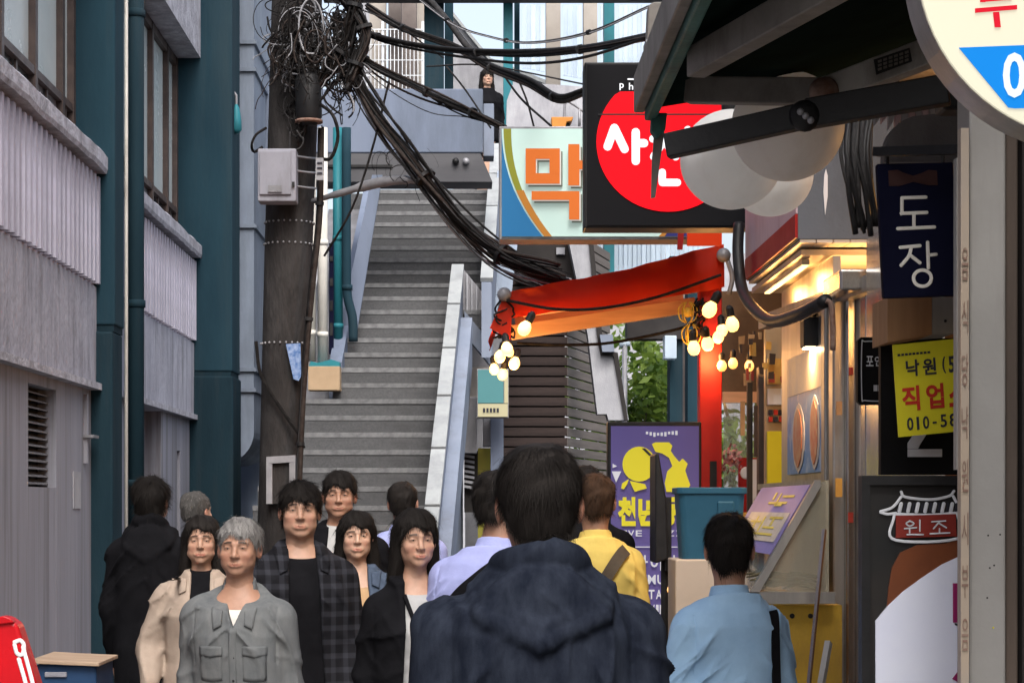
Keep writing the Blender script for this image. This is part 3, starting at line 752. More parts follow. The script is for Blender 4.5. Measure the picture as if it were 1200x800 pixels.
# stainless shop front
SF = thing('stainless_shopfront', 'stainless steel shop front with polished columns', 'shop front', (1.5, 8, 0))
for (a, b, d, dep, mt) in ((976, 991, 7.95, .10, 'steel_r'), (992, 1004, 7.9, .08, 'steel'), (1006, 1012, 7.85, .06, 'steel_r'), (1014, 1042, 7.6, .10, 'steel'), (966, 975, 8.1, .08, 'steel_r')):
    MB().pbox(a, b, 345, 1080, d, dep).build('column', M[mt], SF, bevel=.008)
MB().box(1.41, 1.44, 8.05, 9.4, .0, 2.6).build('side_panel', M['steel_r'], SF)
MB().box(1.445, 1.47, 6.4, 7.55, .0, 2.6).build('side_panel', M['steel'], SF)
MB().box(1.36, 1.66, 7.62, 8.0, 2.42, 2.50).build('header', M['steel'], SF, bevel=.01)
MB().beam((1.30, 9.2, 2.44), (1.50, 7.3, 2.44), .05, .06).build('edge_rail', M['steel_r'], SF)
MB().pbox(1026, 1031, 475, 560, 7.4, .05).build('pipe_post', M['steel'], SF)

# fish poster panel lit by a black box lamp
fp = thing('fish_poster', 'tall light blue menu panel with two reddish fish under the box lamp', 'poster', (1.395, 8.65, 1.77))
fx = 1.398
MB().box(fx, fx+.012, 8.18, 9.15, Z(552, 8.2), Z(402, 8.2)).build('sheet', pm('poster_blue', (.05, .22, .55), (.30, .45, .65), 9, .35, 0, lo=.5, hi=.68), fp)
MB().box(fx-.003, fx, 8.20, 9.13, 2.10, 2.268).build('top_band', pm('poster_cream', (.62, .54, .42), (.45, .42, .42), 8, .4, 0), fp)
m_fish = pm('fish_red', (.50, .10, .05), (.55, .30, .18), 22, .35, 0)
def fishy(y, z, w, h, mat, x):
    pts = [(x, y + w*math.cos(a)*(1 if abs(math.sin(a)) < .9 else .7), z + h*math.sin(a)) for a in [2*math.pi*k/16 for k in range(16)]]
    MB().prism(pts, (-.003, 0, 0)).build('fish', mat, fp)
m_paper = pm('fish_plate', (.66, .62, .58), None, 8, .4, 0)
for (y, z, w, h) in ((8.40, 1.92, .12, .155), (8.82, 1.91, .16, .15)):
    fishy(y, z, w, h, m_paper, fx-.001); fishy(y, z, w*.72, h*.85, m_fish, fx-.005)
bl_ = thing('box_lamp', 'black box lamp shining down on the fish poster', 'lamp', P(955, 408, 8.4))
MB().pbox(942, 968, 371, 406, 8.4, .10).build('housing', M['black'], bl_, bevel=.006)
MB().pbox(944, 966, 406, 407.5, 8.405, .085).build('lens', M['lamp_face'], bl_)
MB().beam(P(955, 371, 8.45), P(958, 345, 8.45), .02, .02).build('bracket', M['black'], bl_)
ld = bpy.data.lights.new('box_lamp_light', 'AREA'); ld.energy = 6.5; ld.color = (1, .58, .24); ld.size = .09
lo = bpy.data.objects.new('box_lamp_light', ld); COL.objects.link(lo); lo.parent = bl_; lo.location = P(955, 409, 8.45) - wloc(bl_)
# ceiling lamps inside shops
def point(parent, p, e, c=(1, .50, .16), r=.04):
    l = bpy.data.lights.new('lamp_light', 'POINT'); l.energy = e; l.color = c; l.shadow_soft_size = r
    o = bpy.data.objects.new('lamp_light', l); COL.objects.link(o); o.parent = parent; o.location = Vector(p) - wloc(parent); return o
for (p, lab) in (((1.70, 8.22, 2.45), 'ceiling lamp shining under the pink fascia'), ((2.3, 7.0, 2.7), 'ceiling lamp inside the stainless shop')):
    t = thing('ceiling_lamp', lab, 'lamp', p)
    MB().lathe([(.05, .03), (.05, .0), (.02, -.03)], p, 14).build('shade', M['lamp_face'], t, smooth=True)
    point(t, (p[0], p[1], p[2]-.07), 24 if p[1] > 8 else 15)

sl_ = thing('added_strip_lamp', 'added warm strip lamp under the fascia that brightens the poster wall', 'lamp', (1.335, 8.8, 2.59))  # extra lamp, added to put more amber light on the steel panels
MB().box(1.32, 1.35, 8.25, 9.35, 2.590, 2.612).build('housing', M['steel_r'], sl_)
MB().box(1.323, 1.347, 8.26, 9.34, 2.584, 2.589).build('diffuser', em('added_strip_glow', (1, .62, .26), 3.0), sl_)
for y_ in (8.5, 9.1): point(sl_, (1.335, y_, 2.54), 1.7, (1, .46, .13), .05)
# thick black hose
h = thing('vent_hose', 'thick black hose sagging beneath the fascia', 'hose', P(862, 268, 8.9))
pts = curve_pts([P(866, 262, 9.4), P(865, 300, 9.35), P(872, 345, 9.2), (P(900, 375, 8.6)), P(935, 369, 8.0), P(968, 352, 7.7)], 40)
MB().tube(pts, .026, 12).build('hose_run', M['black'], h, smooth=True)
pts2 = curve_pts([P(968, 352, 7.7), P(974, 358, 7.7), P(976, 385, 7.7), P(976, 410, 7.7)], 10)
MB().tube(pts2, .011, 8).build('pipe_end', M['rust'], h, smooth=True)

# ------------------------------------------------------------------ slanted glass display case on yellow base
gc = thing('display_case', 'slanted glass food case with purple and yellow menu sheet on yellow base', 'display case', (1.25, 8.4, 0))
cy0, cy1 = 7.75, 9.3
prof = [(X(880, 7.75), Z(700, 7.75)), (X(958, 7.75), Z(566, 7.75)), (X(972, 7.75), Z(562, 7.75)), (X(972, 7.75), Z(700, 7.75))]
MB().prism([(prof[0][0]+.03, cy0+.02, prof[0][1]+.01), (prof[1][0]+.01, cy0+.02, prof[1][1]-.02), (prof[1][0]+.01, cy1, prof[1][1]-.02), (prof[0][0]+.03, cy1, prof[0][1]+.01)], (.004, 0, -.003)).build('front_glass', M['glass'], gc)
MB().prism([(x, cy0+.01, z) for x, z in prof], (0, .004, 0)).build('end_glass', glassmat('case_glass', (.50, .47, .36), .1, .35), gc)
MB().box(prof[3][0]-.01, prof[3][0]+.002, cy0+.03, cy1, prof[3][1], prof[2][1]).build('back_panel', pm('case_back', (.42, .37, .26), (.34, .30, .2), 4, .5, .05), gc)
MB().beam((prof[0][0], cy0, prof[0][1]), (prof[1][0], cy0, prof[1][1]), .03, .03).build('frame_bar', M['steel_r'], gc)
MB().beam((prof[3][0], cy0, prof[3][1]), (prof[2][0], cy0, prof[2][1]), .025, .025).build('frame_bar', M['steel_r'], gc)
MB().beam((prof[0][0]-.02, cy0, prof[0][1]), (prof[3][0]+.02, cy0, prof[3][1]), .03, .045).build('frame_bar', M['steel_r'], gc)
MB().beam((prof[1][0], cy0, prof[1][1]), (prof[1][0], cy1, prof[1][1]), .025, .025).build('frame_bar', M['steel_r'], gc)
MB().beam((prof[0][0], cy0, prof[0][1]), (prof[0][0], cy1, prof[0][1]), .03, .03).build('frame_bar', M['steel_r'], gc)
# fish drying inside
m_dried = pm('dried_fish', (.12, .10, .055), (.07, .06, .035), 12, .6, .1)
for k in range(46):
    x = prof[0][0] + .07 + random.random()*(prof[3][0]-prof[0][0]-.12); y = cy0 + .06 + random.random()*.5; z = prof[0][1] + .03 + random.random()*.05
    a = random.uniform(-.5, .5); L = random.uniform(.03, .06)
    MB().tube([(x-L*math.cos(a), y, z-L*math.sin(a)*.4), (x, y+.01, z+.006), (x+L*math.cos(a), y, z+L*math.sin(a)*.4)], [.003, .008, .002], 6).build('dried_fish', m_dried, gc, smooth=True)
# menu sheet on the slanted front
u = Vector((prof[1][0]-prof[0][0], 0, prof[1][1]-prof[0][1])); nrm = Vector((-u.z, 0, u.x)).normalized()
def slp(t, y, l=.012): return Vector((prof[0][0], y, prof[0][1])) + u*t + nrm*l
m_purp = pm('menu_purple', (.26, .22, .50), (.20, .17, .42), 3, .4, 0)
MB().prism([slp(.36, 7.80), slp(.97, 7.80), slp(.97, 9.1), slp(.36, 9.1)], nrm*.004).build('menu_sheet', m_purp, gc)
m_yel = pm('menu_yellow', (.62, .52, .10), None, 5, .4, 0)
MB().prism([slp(.46, 7.86, .017), slp(.72, 7.86, .017), slp(.72, 8.95, .017), slp(.46, 8.95, .017)], nrm*.002).build('menu_panel', pm('menu_cream', (.50, .46, .42), None, 5, .4, 0), gc)
def slab(t0, t1, y0, y1, l): MB().prism([slp(t0, y0, l), slp(t1, y0, l), slp(t1, y1, l), slp(t0, y1, l)], nrm*.0012).build('print_stroke', m_yel, gc)
for (t0, t1, y0, y1) in ((.80, .82, 8.1, 8.6), (.86, .88, 8.0, 8.3), (.78, .90, 8.36, 8.40), (.78, .80, 8.2, 8.35), (.84, .91, 8.50, 8.55)): slab(t0, t1, y0, y1, .0172)
for (t0, t1, y0, y1) in ((.51, .53, 8.0, 8.8), (.57, .59, 8.05, 8.35), (.60, .68, 8.15, 8.20), (.54, .68, 8.42, 8.46), (.62, .64, 8.5, 8.8), (.54, .68, 8.62, 8.66), (.66, .68, 7.95, 8.3), (.54, .60, 8.78, 8.82)): slab(t0, t1, y0, y1, .0195)
MB().box(1.05, 1.40, 7.80, 9.3, .35, prof[0][1]-.03).build('base', M['yellow_paint'], gc)
for k in range(3): MB().ball((1.14+k*.07, 7.80, 1.20), .010, 8, 6).build('knob', M['black'], gc, smooth=True)
for x in (1.08, 1.36):
    MB().box(x, x+.03, 7.82, 7.85, 0, .35).build('leg', M['steel_r'], gc)
MB().beam(P(948, 800, 7.6), P(966, 620, 7.7), .012, .015).build('brace', M['steel'], gc)
st_ = thing('metal_trestle', 'worn pale board leaning against the yellow stall base', 'board', P(968, 850, 7.4))
MB().beam(P(952, 860, 7.3), P(971, 752, 7.45), .02, .03).build('board', M['post_alu'], st_)

# ------------------------------------------------------------------ red awning bar
AW = thing('red_awning', 'red cloth awning over tan beams with festoon bulbs', 'awning', (.8, 12, 2.7))
nx, ny = 14, 5
mb = MB(); vs = []
def awp(u, v):   # u 0 at street edge..1 at wall; v 0 near..1 far
    x = X(592, 12) + (X(848, 12)-X(592, 12))*u
    z = Z(345, 12) + (Z(288, 12)-Z(345, 12))*u - .014*math.sin(math.pi*u) + .005*math.sin(9*u+2*v) + .004*math.sin(31*u)
    return Vector((x, 12 + 1.9*v, z + .02*v))
for i in range(nx+1):
    for j in range(ny+1): mb.v.append(tuple(awp(i/nx, j/ny)))
for i in range(nx):
    for j in range(ny):
        a = i*(ny+1)+j; mb.f.append((a, a+ny+1, a+ny+2, a+1))
cl = mb.build('canopy_cloth', M['red_cloth'], AW, smooth=True)
sm = cl.modifiers.new('thick', 'SOLIDIFY'); sm.thickness = .006
# near side valance, hanging lower toward the wall's side
mb = MB()
for i in range(nx+1):
    u = i/nx; p = awp(u, 0); drop = .14 + .11*u + .006*math.sin(23*u)
    y = 11.985 + .02*math.sin(11*u) ; mb.v += [(p.x, 11.99, p.z+.008), (p.x, y, p.z-drop*.5), (p.x, y-.01, p.z-drop)]
for i in range(nx):
    for q in (0, 1): mb.f.append((i*3+q, i*3+q+1, i*3+q+4, i*3+q+3))
v = mb.build('side_valance', M['red_cloth'], AW, smooth=True); v.modifiers.new('thick', 'SOLIDIFY').thickness = .005
# street edge flap
p0, p1 = awp(0, 0), awp(0, 1)
mb = MB()
for i in range(7):
    t = i/6; p = p0.lerp(p1, t); mb.v += [(p.x+.01, p.y, p.z+.006), (p.x-.045+.008*math.sin(9*t), p.y, p.z-.10), (p.x-.085+.01*math.sin(8*t+1), p.y, p.z-.21)]
for i in range(6):
    for q in (0, 1): mb.f.append((i*3+q, i*3+q+1, i*3+q+4, i*3+q+3))
v = mb.build('front_valance', M['red_cloth'], AW, smooth=True); v.modifiers.new('thick', 'SOLIDIFY').thickness = .005
MB().pprism([(592, 344), (601, 352), (598, 398), (586, 391), (574, 384)], 11.96, .012).build('corner_flap', M['red_cloth'], AW)
MB().beam(P(612, 362, 12.05), P(832, 331, 12.05), .05, .095).build('rafter', M['beam_wood'], AW, bevel=.006)
MB().beam(P(598, 390, 12.5), P(815, 357, 12.5), .05, .09).build('rafter', M['beam_wood'], AW, bevel=.006)
MB().beam(P(604, 380, 13.6), P(800, 345, 13.6), .05, .09).build('rafter', M['beam_wood'], AW, bevel=.006)
MB().tube([p0+Vector((.0, 0, -.02)), p1+Vector((.0, 0, -.02))], .035, 12).build('front_roller', M['galv'], AW, smooth=True)
for (px, py) in ((591, 345), (848, 299)):
    MB().ball(P(px, py, 11.95), .042, 14, 10).build('end_cap', M['galv'], AW, smooth=True)
MB().tube(curve_pts([P(852, 303, 11.95), P(858, 325, 11.95), P(854, 345, 11.95)], 8), .014, 8).build('crank', M['galv'], AW, smooth=True)
rpst = thing('red_post', 'red painted square post carrying the awning beside the shop door', 'post', P(832, 895, 12))
MB().box(X(820, 12), X(846, 12), 12, 12.13, 0, 3.0).build('post_shaft', M['red_paint'], rpst, bevel=.006)
MB().pbox(832, 840, 540, 570, 11.99, .02).build('switch_box', M['black'], rpst)
# wires on the awning
for (nm, c, lab) in (('festoon', [P(594, 352, 11.93), P(650, 362, 11.93), P(705, 361, 11.93), P(770, 348, 11.93), P(845, 322, 11.93)], 'black festoon wire drooping along the red awning'),
                     ('festoon', [P(606, 402, 12.2), P(660, 404, 12.2), P(720, 401, 12.2), P(800, 384, 12.2), P(822, 372, 12.2)], 'lower black wire strung beneath the awning beams')):
    MB().tube(curve_pts(c, 24), .009, 6).build('festoon_wire', M['rubber'], label=lab, cat='wire')
# bulbs
bulb_glass = MB().lathe([(.004, -.042), (.018, -.038), (.030, -.022), (.033, -.004), (.029, .014), (.018, .030), (.014, .036)], (0, 0, 0), 14).mesh('bulb_glass')
bulb_sock = MB().lathe([(.016, .034), (.021, .036), (.021, .075), (.012, .088), (.006, .092)], (0, 0, 0), 12).mesh('socket')
bulb_glass.shade_smooth()
def bulb(px, py, d, label, grp, mat, rot=(0, 0, 0), s=1.0, cage=False):
    p = P(px, py, d)
    t = thing('light_bulb', label, 'light bulb', p, grp)
    t.rotation_euler = rot; t.scale = (s, s, s)
    m = bulb_glass if mat is M['bulb'] else bulb_glass.copy()
    g = bpy.data.objects.new('glass', m); COL.objects.link(g); g.parent = t
    if len(m.materials) == 0: m.materials.append(mat)
    elif m is not bulb_glass: m.materials[0] = mat
    k = bpy.data.objects.new('socket', bulb_sock); COL.objects.link(k); k.parent = t
    if len(bulb_sock.materials) == 0: bulb_sock.materials.append(M['black'])
    return t
for (p_, lab_) in ((P(592, 425, 12.1), 'a'), (P(832, 398, 11.95), 'b')):
    point(AW, p_ + Vector((0, -.05, -.12)), 11.0 if lab_ == 'a' else 6.5, (1, .50, .16), .08)
lab1, g1 = 'glowing bare bulb in the cluster at the street end of the red awning', 'bulbs at the street end of the awning'
for (px, py, d, s) in ((594, 408, 11.9, 1.05), (586, 417, 12.0, 1.0), (603, 425, 12.1, 1.0), (579, 432, 12.3, .9), (589, 438, 12.4, .95), (597, 412, 12.6, .8)):
    bulb(px, py, d, lab1, g1, M['bulb'], (random.uniform(-.3, .3), random.uniform(-.3, .3), 0), s)
bulb(615, 384, 11.8, 'single glowing bulb tilted out beneath the awning end cap', None, M['bulb'], (0, .5, 0), 1.15)
lab2, g2 = 'glowing bare bulb in the cluster hung above the red post', 'bulbs above the red post'
for (px, py, d, s) in ((813, 407, 11.8, 1.1), (829, 402, 11.85, 1.1), (842, 394, 11.9, 1.0), (846, 386, 11.9, 1.0), (838, 399, 12.2, .9)):
    bulb(px, py, d, lab2, g2, M['bulb'], (random.uniform(-.3, .3), random.uniform(-.3, .3), 0), s)
bulb(832, 362, 11.7, 'glowing bulb just below the awning crank', None, M['bulb'], (0, .5, 0), 1.25)
bulb(858, 379, 11.6, 'glowing bulb beside the black hose', None, M['bulb'], (0, -.2, 0), 1.15)
for (px, py) in ((859, 425), (878, 428), (846, 428)):
    bulb(px, py, 11.9, 'dim amber bulb hanging inside the shop entrance', 'bulbs inside the shop entrance', M['bulb_dim'], (0, 0, 0), .85)
for (c, n_, lab) in (((590, 372), 9, 'twisted wire bundle holding the bulbs at the awning end'), ((824, 372), 9, 'twisted wire bundle holding the bulbs over the red post')):
    tb = MB(); d0 = 11.98
    for k in range(n_):
        q = [P(c[0]+random.uniform(-8, 8), c[1]-22+random.uniform(-6, 6), d0+random.uniform(-.04, .1))]
        for j in range(5): q.append(P(c[0]+random.uniform(-13, 13), c[1]-12+j*9, d0+random.uniform(-.06, .14)))
        tb.tube(curve_pts(q, 18), .006, 5)
    o = tb.build('wire_bundle', M['rubber'], label=lab, cat='wires')
# wire cages beside the bulbs
for (px, py, lab) in ((806, 366, 'yellow wire lamp cage hanging above the red post'), (810, 392, 'amber glass lantern fixed above the red post')):
    t = thing('lamp_cage', lab, 'lantern', P(px, py+12, 11.98))
    for k in range(6):
        a = 2*math.pi*k/6; q = [Vector((math.cos(a)*r, math.sin(a)*r, z)) + P(px, py, 11.98) for r, z in ((.02, .06), (.05, .03), (.055, 0), (.045, -.04), (.015, -.06))]
        MB().tube(curve_pts(q, 8), .004, 5).build('cage_wire', M['yellow_paint'], t, smooth=True)
    MB().ball(P(px, py, 11.98), .03, 10, 8).build('globe', M['yellow_paint'], t, smooth=True)

# shop entrance interior beyond the red post
en = thing('shop_entrance', 'glazed shop entrance with amber frames past the red post', 'shop front', (1.8, 12.4, 0))
MB().box(X(846, 13.2), 2.6, 13.2, 13.25, 2.35, 3.0).build('header', M['amber_back'], en)
MB().box(X(846, 13.2), 2.6, 13.15, 13.2, 2.28, 2.35).build('rail', M['beam_wood'], en)
MB().box(X(848, 13.2), X(905, 13.2), 13.2, 13.21, 0, 2.28).build('door_glass', glassmat('door_glass', (.35, .42, .38), .05, .35, .8), en)
MB().pbox(876, 882, 448, 900, 11.0, .04).build('door_post', M['black'], en)
MB().pbox(889, 896, 430, 900, 11.3, .08).build('door_frame', M['post_brown'], en)
MB().pbox(897, 926, 380, 900, 11.0, .06).build('side_panel', pm('tan_panel', (.40, .31, .20), (.32, .24, .15), 4, .5, .05), en)
MB().pbox(899, 919, 505, 600, 10.95, .02).build('yellow_notice', M['yellow'], en)
MB().pbox(900, 918, 455, 474, 10.95, .02).build('pale_notice', M['white_ink'], en)
for k in range(6):
    MB().pbox(901+(k % 3)*6, 905.5+(k % 3)*6, 480+(k//3)*8, 486+(k//3)*8, 10.95, .02).build('sticker', M['red_ink'] if k % 2 else M['black_ink'], en)
m_tag = [pm('tag_tan', (.42, .27, .13), (.30, .18, .09), 12, .6, .05), pm('tag_amber', (.55, .33, .08), (.40, .22, .05), 12, .5, .05), pm('tag_red', (.32, .04, .03), None, 9, .5, 0), pm('tag_dark', (.05, .035, .03), None, 9, .6, 0)]
for k in range(26):
    x = random.uniform(864, 922); y = random.uniform(388, 446); w = random.uniform(3, 8); h_ = random.uniform(5, 16); dd = random.uniform(10.6, 11.6)
    MB().pprism([(x, y), (x+w, y+random.uniform(-1, 1)), (x+w*random.uniform(.85, 1.1), y+h_), (x+random.uniform(-1, 1), y+h_+random.uniform(-1, 1))], dd, .012).build('menu_tag', m_tag[k % 4], en)
for (x, y, w, h_, q) in ((868, 470, 5, 40, 0), (884, 475, 4, 60, 3), (903, 610, 14, 60, 2), (868, 600, 10, 30, 1), (900, 420, 16, 30, 1)):
    MB().pbox(x, x+w, y, y+h_, 10.9, .02).build('menu_card', m_tag[q], en)
for (x, y, w, h_, q) in ((980, 470, 7, 16, 0), (995, 430, 5, 9, 2), (979, 560, 8, 22, 1), (994, 600, 6, 12, 2), (1018, 500, 9, 16, 0)):
    MB().pbox(x, x+w, y, y+h_, 7.55 if x > 1010 else 7.88, .006).build('sticker', m_tag[q], SF)
rs_ = thing('red_shop_sign', 'red and white standing sign inside the shop entrance', 'sign', P(872, 640, 12.6))
MB().pbox(866, 890, 536, 640, 12.6, .05).build('panel', M['red_paint'], rs_)
MB().ball(P(874, 554, 12.6), .035, 12, 8, (1, .15, 1.1)).build('print_shape', M['white_ink'], rs_, smooth=True)
MB().pbox(882, 889, 538, 600, 12.59, .008).build('strip', M['white_ink'], rs_)
# pink flowers on a pot
fl = thing('potted_flowers', 'pink flowers in a dark pot at the shop entrance', 'plant', P(858, 640, 12.4))
MB().lathe([(.05, 0), (.08, .18), (.085, .2), (.07, .2)], P(856, 590, 12.45)-Vector((0, 0, .1)), 14).build('pot', M['black'], fl, smooth=True)
m_pet = pm('petals', (.45, .16, .17), (.5, .32, .3), 20, .6, 0); pk = MB()
for k in range(120):
    c = P(857+random.gauss(0, 7), 538+random.gauss(0, 7), 12.45+random.gauss(0, .05)); u1 = Vector((random.gauss(0, 1), random.gauss(0, 1), random.gauss(0, 1))).normalized(); w1 = u1.orthogonal().normalized()
    pk.add([c-u1*.016, c+w1*.012, c+u1*.016, c-w1*.012], [(0, 1, 2, 3)])
o = pk.build('blossoms', m_pet, fl); o['kind'] = 'stuff'

# ------------------------------------------------------------------ purple live music sign
PS = thing('purple_banner', 'purple standing sign with yellow jazz player drawing and white drink list', 'sign', P(766, 760, 11))
MB().pbox(712, 822, 494, 830, 11.0, .10).build('sign_frame', M['black'], PS, bevel=.006)
M['ps_face'] = em('purple_face', (.14, .11, .31), .24, base=(.09, .075, .22), uneven=.2)
MB().pbox(716, 819, 499, 825, 10.985, .02).build('sign_face', M['ps_face'], PS)
m_ye = em('yellow_print', (.86, .74, .05), .50)
m_wh = em('white_print', (.8, .8, .86), .50)
d = 10.972
def poly(parent, pts, mat, dd=d, dep=.004, name='print_shape'): return MB().pprism(pts, dd, dep).build(name, mat, parent)
poly(PS, [(749+19.5*math.cos(a), 544+21*math.sin(a)*(1 if math.sin(a) < .3 else .95)) for a in [2*math.pi*k/28 for k in range(28)]], m_ye)
poly(PS, [(729, 566), (737, 561), (735, 567), (731, 573), (728, 572)], m_ye, d-.005)
poly(PS, [(738, 563), (756, 567), (758, 572), (750, 574), (744, 576), (741, 570)], m_ye, d-.005)
poly(PS, [(764, 520), (768, 518), (784, 518), (788, 522), (786, 528), (790, 534), (796, 541), (800, 537), (806, 543), (803, 551), (806, 560), (809, 568), (805, 574), (798, 572), (792, 576), (781, 576), (779, 566), (782, 552), (788, 546), (784, 536), (776, 531), (768, 529)], m_ye, d)
poly(PS, [(752, 525), (756, 525), (764, 533), (761, 534)], M['black_ink'], d-.007)
poly(PS, [(717, 552), (728, 552), (722, 565)], m_wh, d); poly(PS, [(718, 543), (723, 546), (718, 548)], m_wh, d)
for k in range(9):
    MB().pbox(757+k*4.3, 759.6+k*4.3, 507-abs(k-3)*.5, 510-abs(k-3)*.5+(k % 3), d, .004).build('print_dot', m_wh, PS)
for k, ch in enumerate('천년동'):
    ptext(PS, ch, 724+k*24, 745+k*24, 582, 616, d, m_ye, .05)
def letters(parent, word, x0, x1, y0, y1, d, mat, bold):
    wd = {'I': .45, ' ': .6, 'M': 1.25, 'W': 1.35}; tot = sum(wd.get(c, 1) for c in word); x = x0; k_ = (x1-x0)/tot
    for c in word:
        w = wd.get(c, 1)*k_
        if c != ' ': ptext(parent, c, x+w*.1, x+w*.9, y0, y1, d, mat, bold)
        x += w
letters(PS, 'LIVE  JAZZ', 722, 800, 621, 628, d, m_wh, .01)
MB().pbox(722, 812, 640, 641, d, .004).build('print_rule', m_wh, PS)
letters(PS, '라이브', 744, 794, 650, 668, d, m_wh, .02)
for k, s in enumerate(('LIVE MUSIC', 'COCKTAILS', 'WINE', 'WHISKEY')):
    w = {0: 72, 1: 66, 2: 30, 3: 52}[k]
    letters(PS, s, 757 - (w/2 if k != 2 else 0), 757 + (w/2 if k != 2 else 24) + 8, 673+k*17.5, 684+k*17.5, d, m_wh, .02)

# black panel on a stand, tub, carton
ms = thing('speaker_panel', 'slim black speaker panel on a pole before the purple sign', 'speaker', P(778, 800, 9.4))
MB().pprism([(768, 531), (772, 530), (781, 585), (783, 655), (768, 660)], 9.4, .30).build('panel', M['black'], ms, bevel=.01)
MB().pbox(780, 787, 582, 668, 9.45, .10).build('bracket', M['black'], ms)
MB().tube([P(779, 655, 9.5), Vector((X(779, 9.5), 9.5, 0))], .018, 8).build('pole', M['black'], ms)
MB().lathe([(.16, 0), (.16, .02), (.03, .035)], (X(779, 9.5), 9.5, 0), 16).build('base', M['black'], ms, smooth=True)
bulb(786, 690, 9.3, 'small glowing bulb shape added for a bulb reflection below the black speaker panel', None, M['bulb_dim'], (0, 0, 0), .5)  # glowing bulb added where a bulb only shows as a reflection
tb = thing('blue_tub', 'blue plastic tub with rim standing on cream cartons', 'tub', P(831, 655, 8.5))
c = P(831, 655, 8.65)
def rr(w, h, r, n=5):
    return [(sx*(w-r)+r*math.cos(a), sy*(h-r)+r*math.sin(a)) for (sx, sy, a0) in ((1, 1, 0), (-1, 1, 90), (-1, -1, 180), (1, -1, 270)) for a in [math.radians(a0+90*k/n) for k in range(n+1)]]
mb = MB(); lev = [(.122, 0), (.138, .27), (.138, .275), (.148, .276), (.148, .302), (.140, .303), (.134, .27), (.118, .02)]
for w, z in lev:
    mb.v += [(c.x+x, c.y+y, c.z+z) for x, y in rr(w, w*.85, .035)]
n = 24
for i in range(len(lev)-1):
    for k in range(n): mb.f.append((i*n+k, i*n+(k+1) % n, (i+1)*n+(k+1) % n, (i+1)*n+k))
mb.f.append(tuple(range(n))[::-1]); mb.f.append(tuple(range((len(lev)-1)*n, len(lev)*n)))
mb.build('tub_body', M['tub'], tb, smooth=False, bevel=.003)
MB().box(c.x+.02, c.x+.09, c.y-.132, c.y-.118, c.z+.18, c.z+.245).build('handle', M['tub'], tb, bevel=.008)
for k, (z0, z1) in enumerate(((0, .45), (.452, .92), (.922, 1.396))):
    MB().box(c.x-.155, c.x+.15, 8.52, 8.85, z0, z1).build('cream_carton', M['cream_box'], label=('bottom', 'middle', 'top')[k] + ' cream carton of the stack under the blue tub', cat='box', bevel=.006)

# ------------------------------------------------------------------ hanging lit signs
m_mint = em('mint_face', (.58, .76, .70), .42, base=(.34, .46, .43), uneven=.15)
m_or = em('orange_letter', (.82, .20, .04), .55)
m_bl = em('blue_face', (.04, .22, .48), .4); m_ol = em('olive_face', (.34, .35, .05), .4); m_oc = em('ochre_face', (.62, .26, .05), .42)
MG = thing('lightbox_sign', 'mint backlit sign with a big orange Korean letter and blue corner swoosh', 'sign', P(700, 280, 11.6))
d = 11.6
MB().pbox(585, 826, 148, 281, d+.01, .22).build('sign_box', M['galv'], MG, bevel=.006)
MB().pbox(588, 824, 151, 277, d, .02).build('sign_face', m_mint, MG)
sw = [(590+2.0*math.sin(t*1.2)+46*t**2.2, 151+126*t) for t in [k/14 for k in range(15)]]
poly(MG, [(588, 151)] + [(x-2, y) for x, y in sw] + [(588, 277)], m_bl, d-.004, .004)
poly(MG, sw[:9] + [(x+9-k*.2, y) for k, (x, y) in reversed(list(enumerate(sw[:9])))], m_ol, d-.008, .004)
poly(MG, sw[8:] + [(x+9, y) for x, y in reversed(sw[8:])], m_oc, d-.010, .004)
poly(MG, [(782, 268), (790, 264), (822, 264), (822, 277), (778, 277)], em('navy_face', (.05, .05, .22), .4), d-.004, .004)
poly(MG, [(772, 277), (782, 266), (786, 266), (779, 277)], m_oc, d-.008, .004)
def blockletter(parts, mat, dd, name='letter_stroke'):
    for k, q in enumerate(parts):
        MB().pprism(q, dd - k*.0007, .014).build(name, mat, MG)
def rect(a, b, c_, e): return [(a, c_), (b, c_), (b, e), (a, e)]
LT = [rect(616, 656, 174, 186), rect(616, 656, 203, 215), rect(616, 628, 186, 203), rect(644, 656, 186, 203),
      rect(666, 679, 169, 217), rect(679, 694, 188, 198), rect(623, 679, 224, 234), rect(667, 679, 234, 257)]
m_sh = em('letter_halo', (.85, .86, .80), .5); m_shd = em('letter_shadow', (.28, .30, .24), .2)
blockletter([[(x+3.2, y+3.5) for x, y in q] for q in LT], m_shd, d-.012, 'letter_shadow')
blockletter([[(x+1.6, y+1.6) for x, y in q] for q in LT], m_sh, d-.024, 'letter_outline')
blockletter(LT, m_or, d-.038)

m_bk = em('photo_black', (.006, .006, .008), .3, base=(.006, .006, .007)); m_rd = em('photo_red', (.95, .004, .012), .95); m_w = em('photo_white', (.93, .95, 1.0), .95)
PH = thing('photo_sign', 'black square lightbox sign with red disc and white Korean lettering', 'sign', P(780, 268, 10))
d = 10.0
MB().pbox(685, 878, 73, 267, d+.01, .2).build('sign_box', M['black'], PH, bevel=.006)
MB().pbox(688, 875, 76, 264, d, .02).build('sign_face', m_bk, PH)
disc = [(783+84*math.cos(a)*1.0, 166+82*math.sin(a)) for a in [math.radians(q) for q in range(0, 360, 6)]]
disc = [(x, max(y, 107 + abs(x-783)*.01)) for x, y in disc]
disc = [(x, y) for k, (x, y) in enumerate(disc) if k == 0 or (x, y) != disc[k-1]]
poly(PH, disc, m_rd, d-.006, .006, 'red_disc')
MB().pbox(701, 866, 133.2, 135, d-.008, .002).build('joint_line', M['black'], PH)
for y, r in ((250, 0),):
    pass
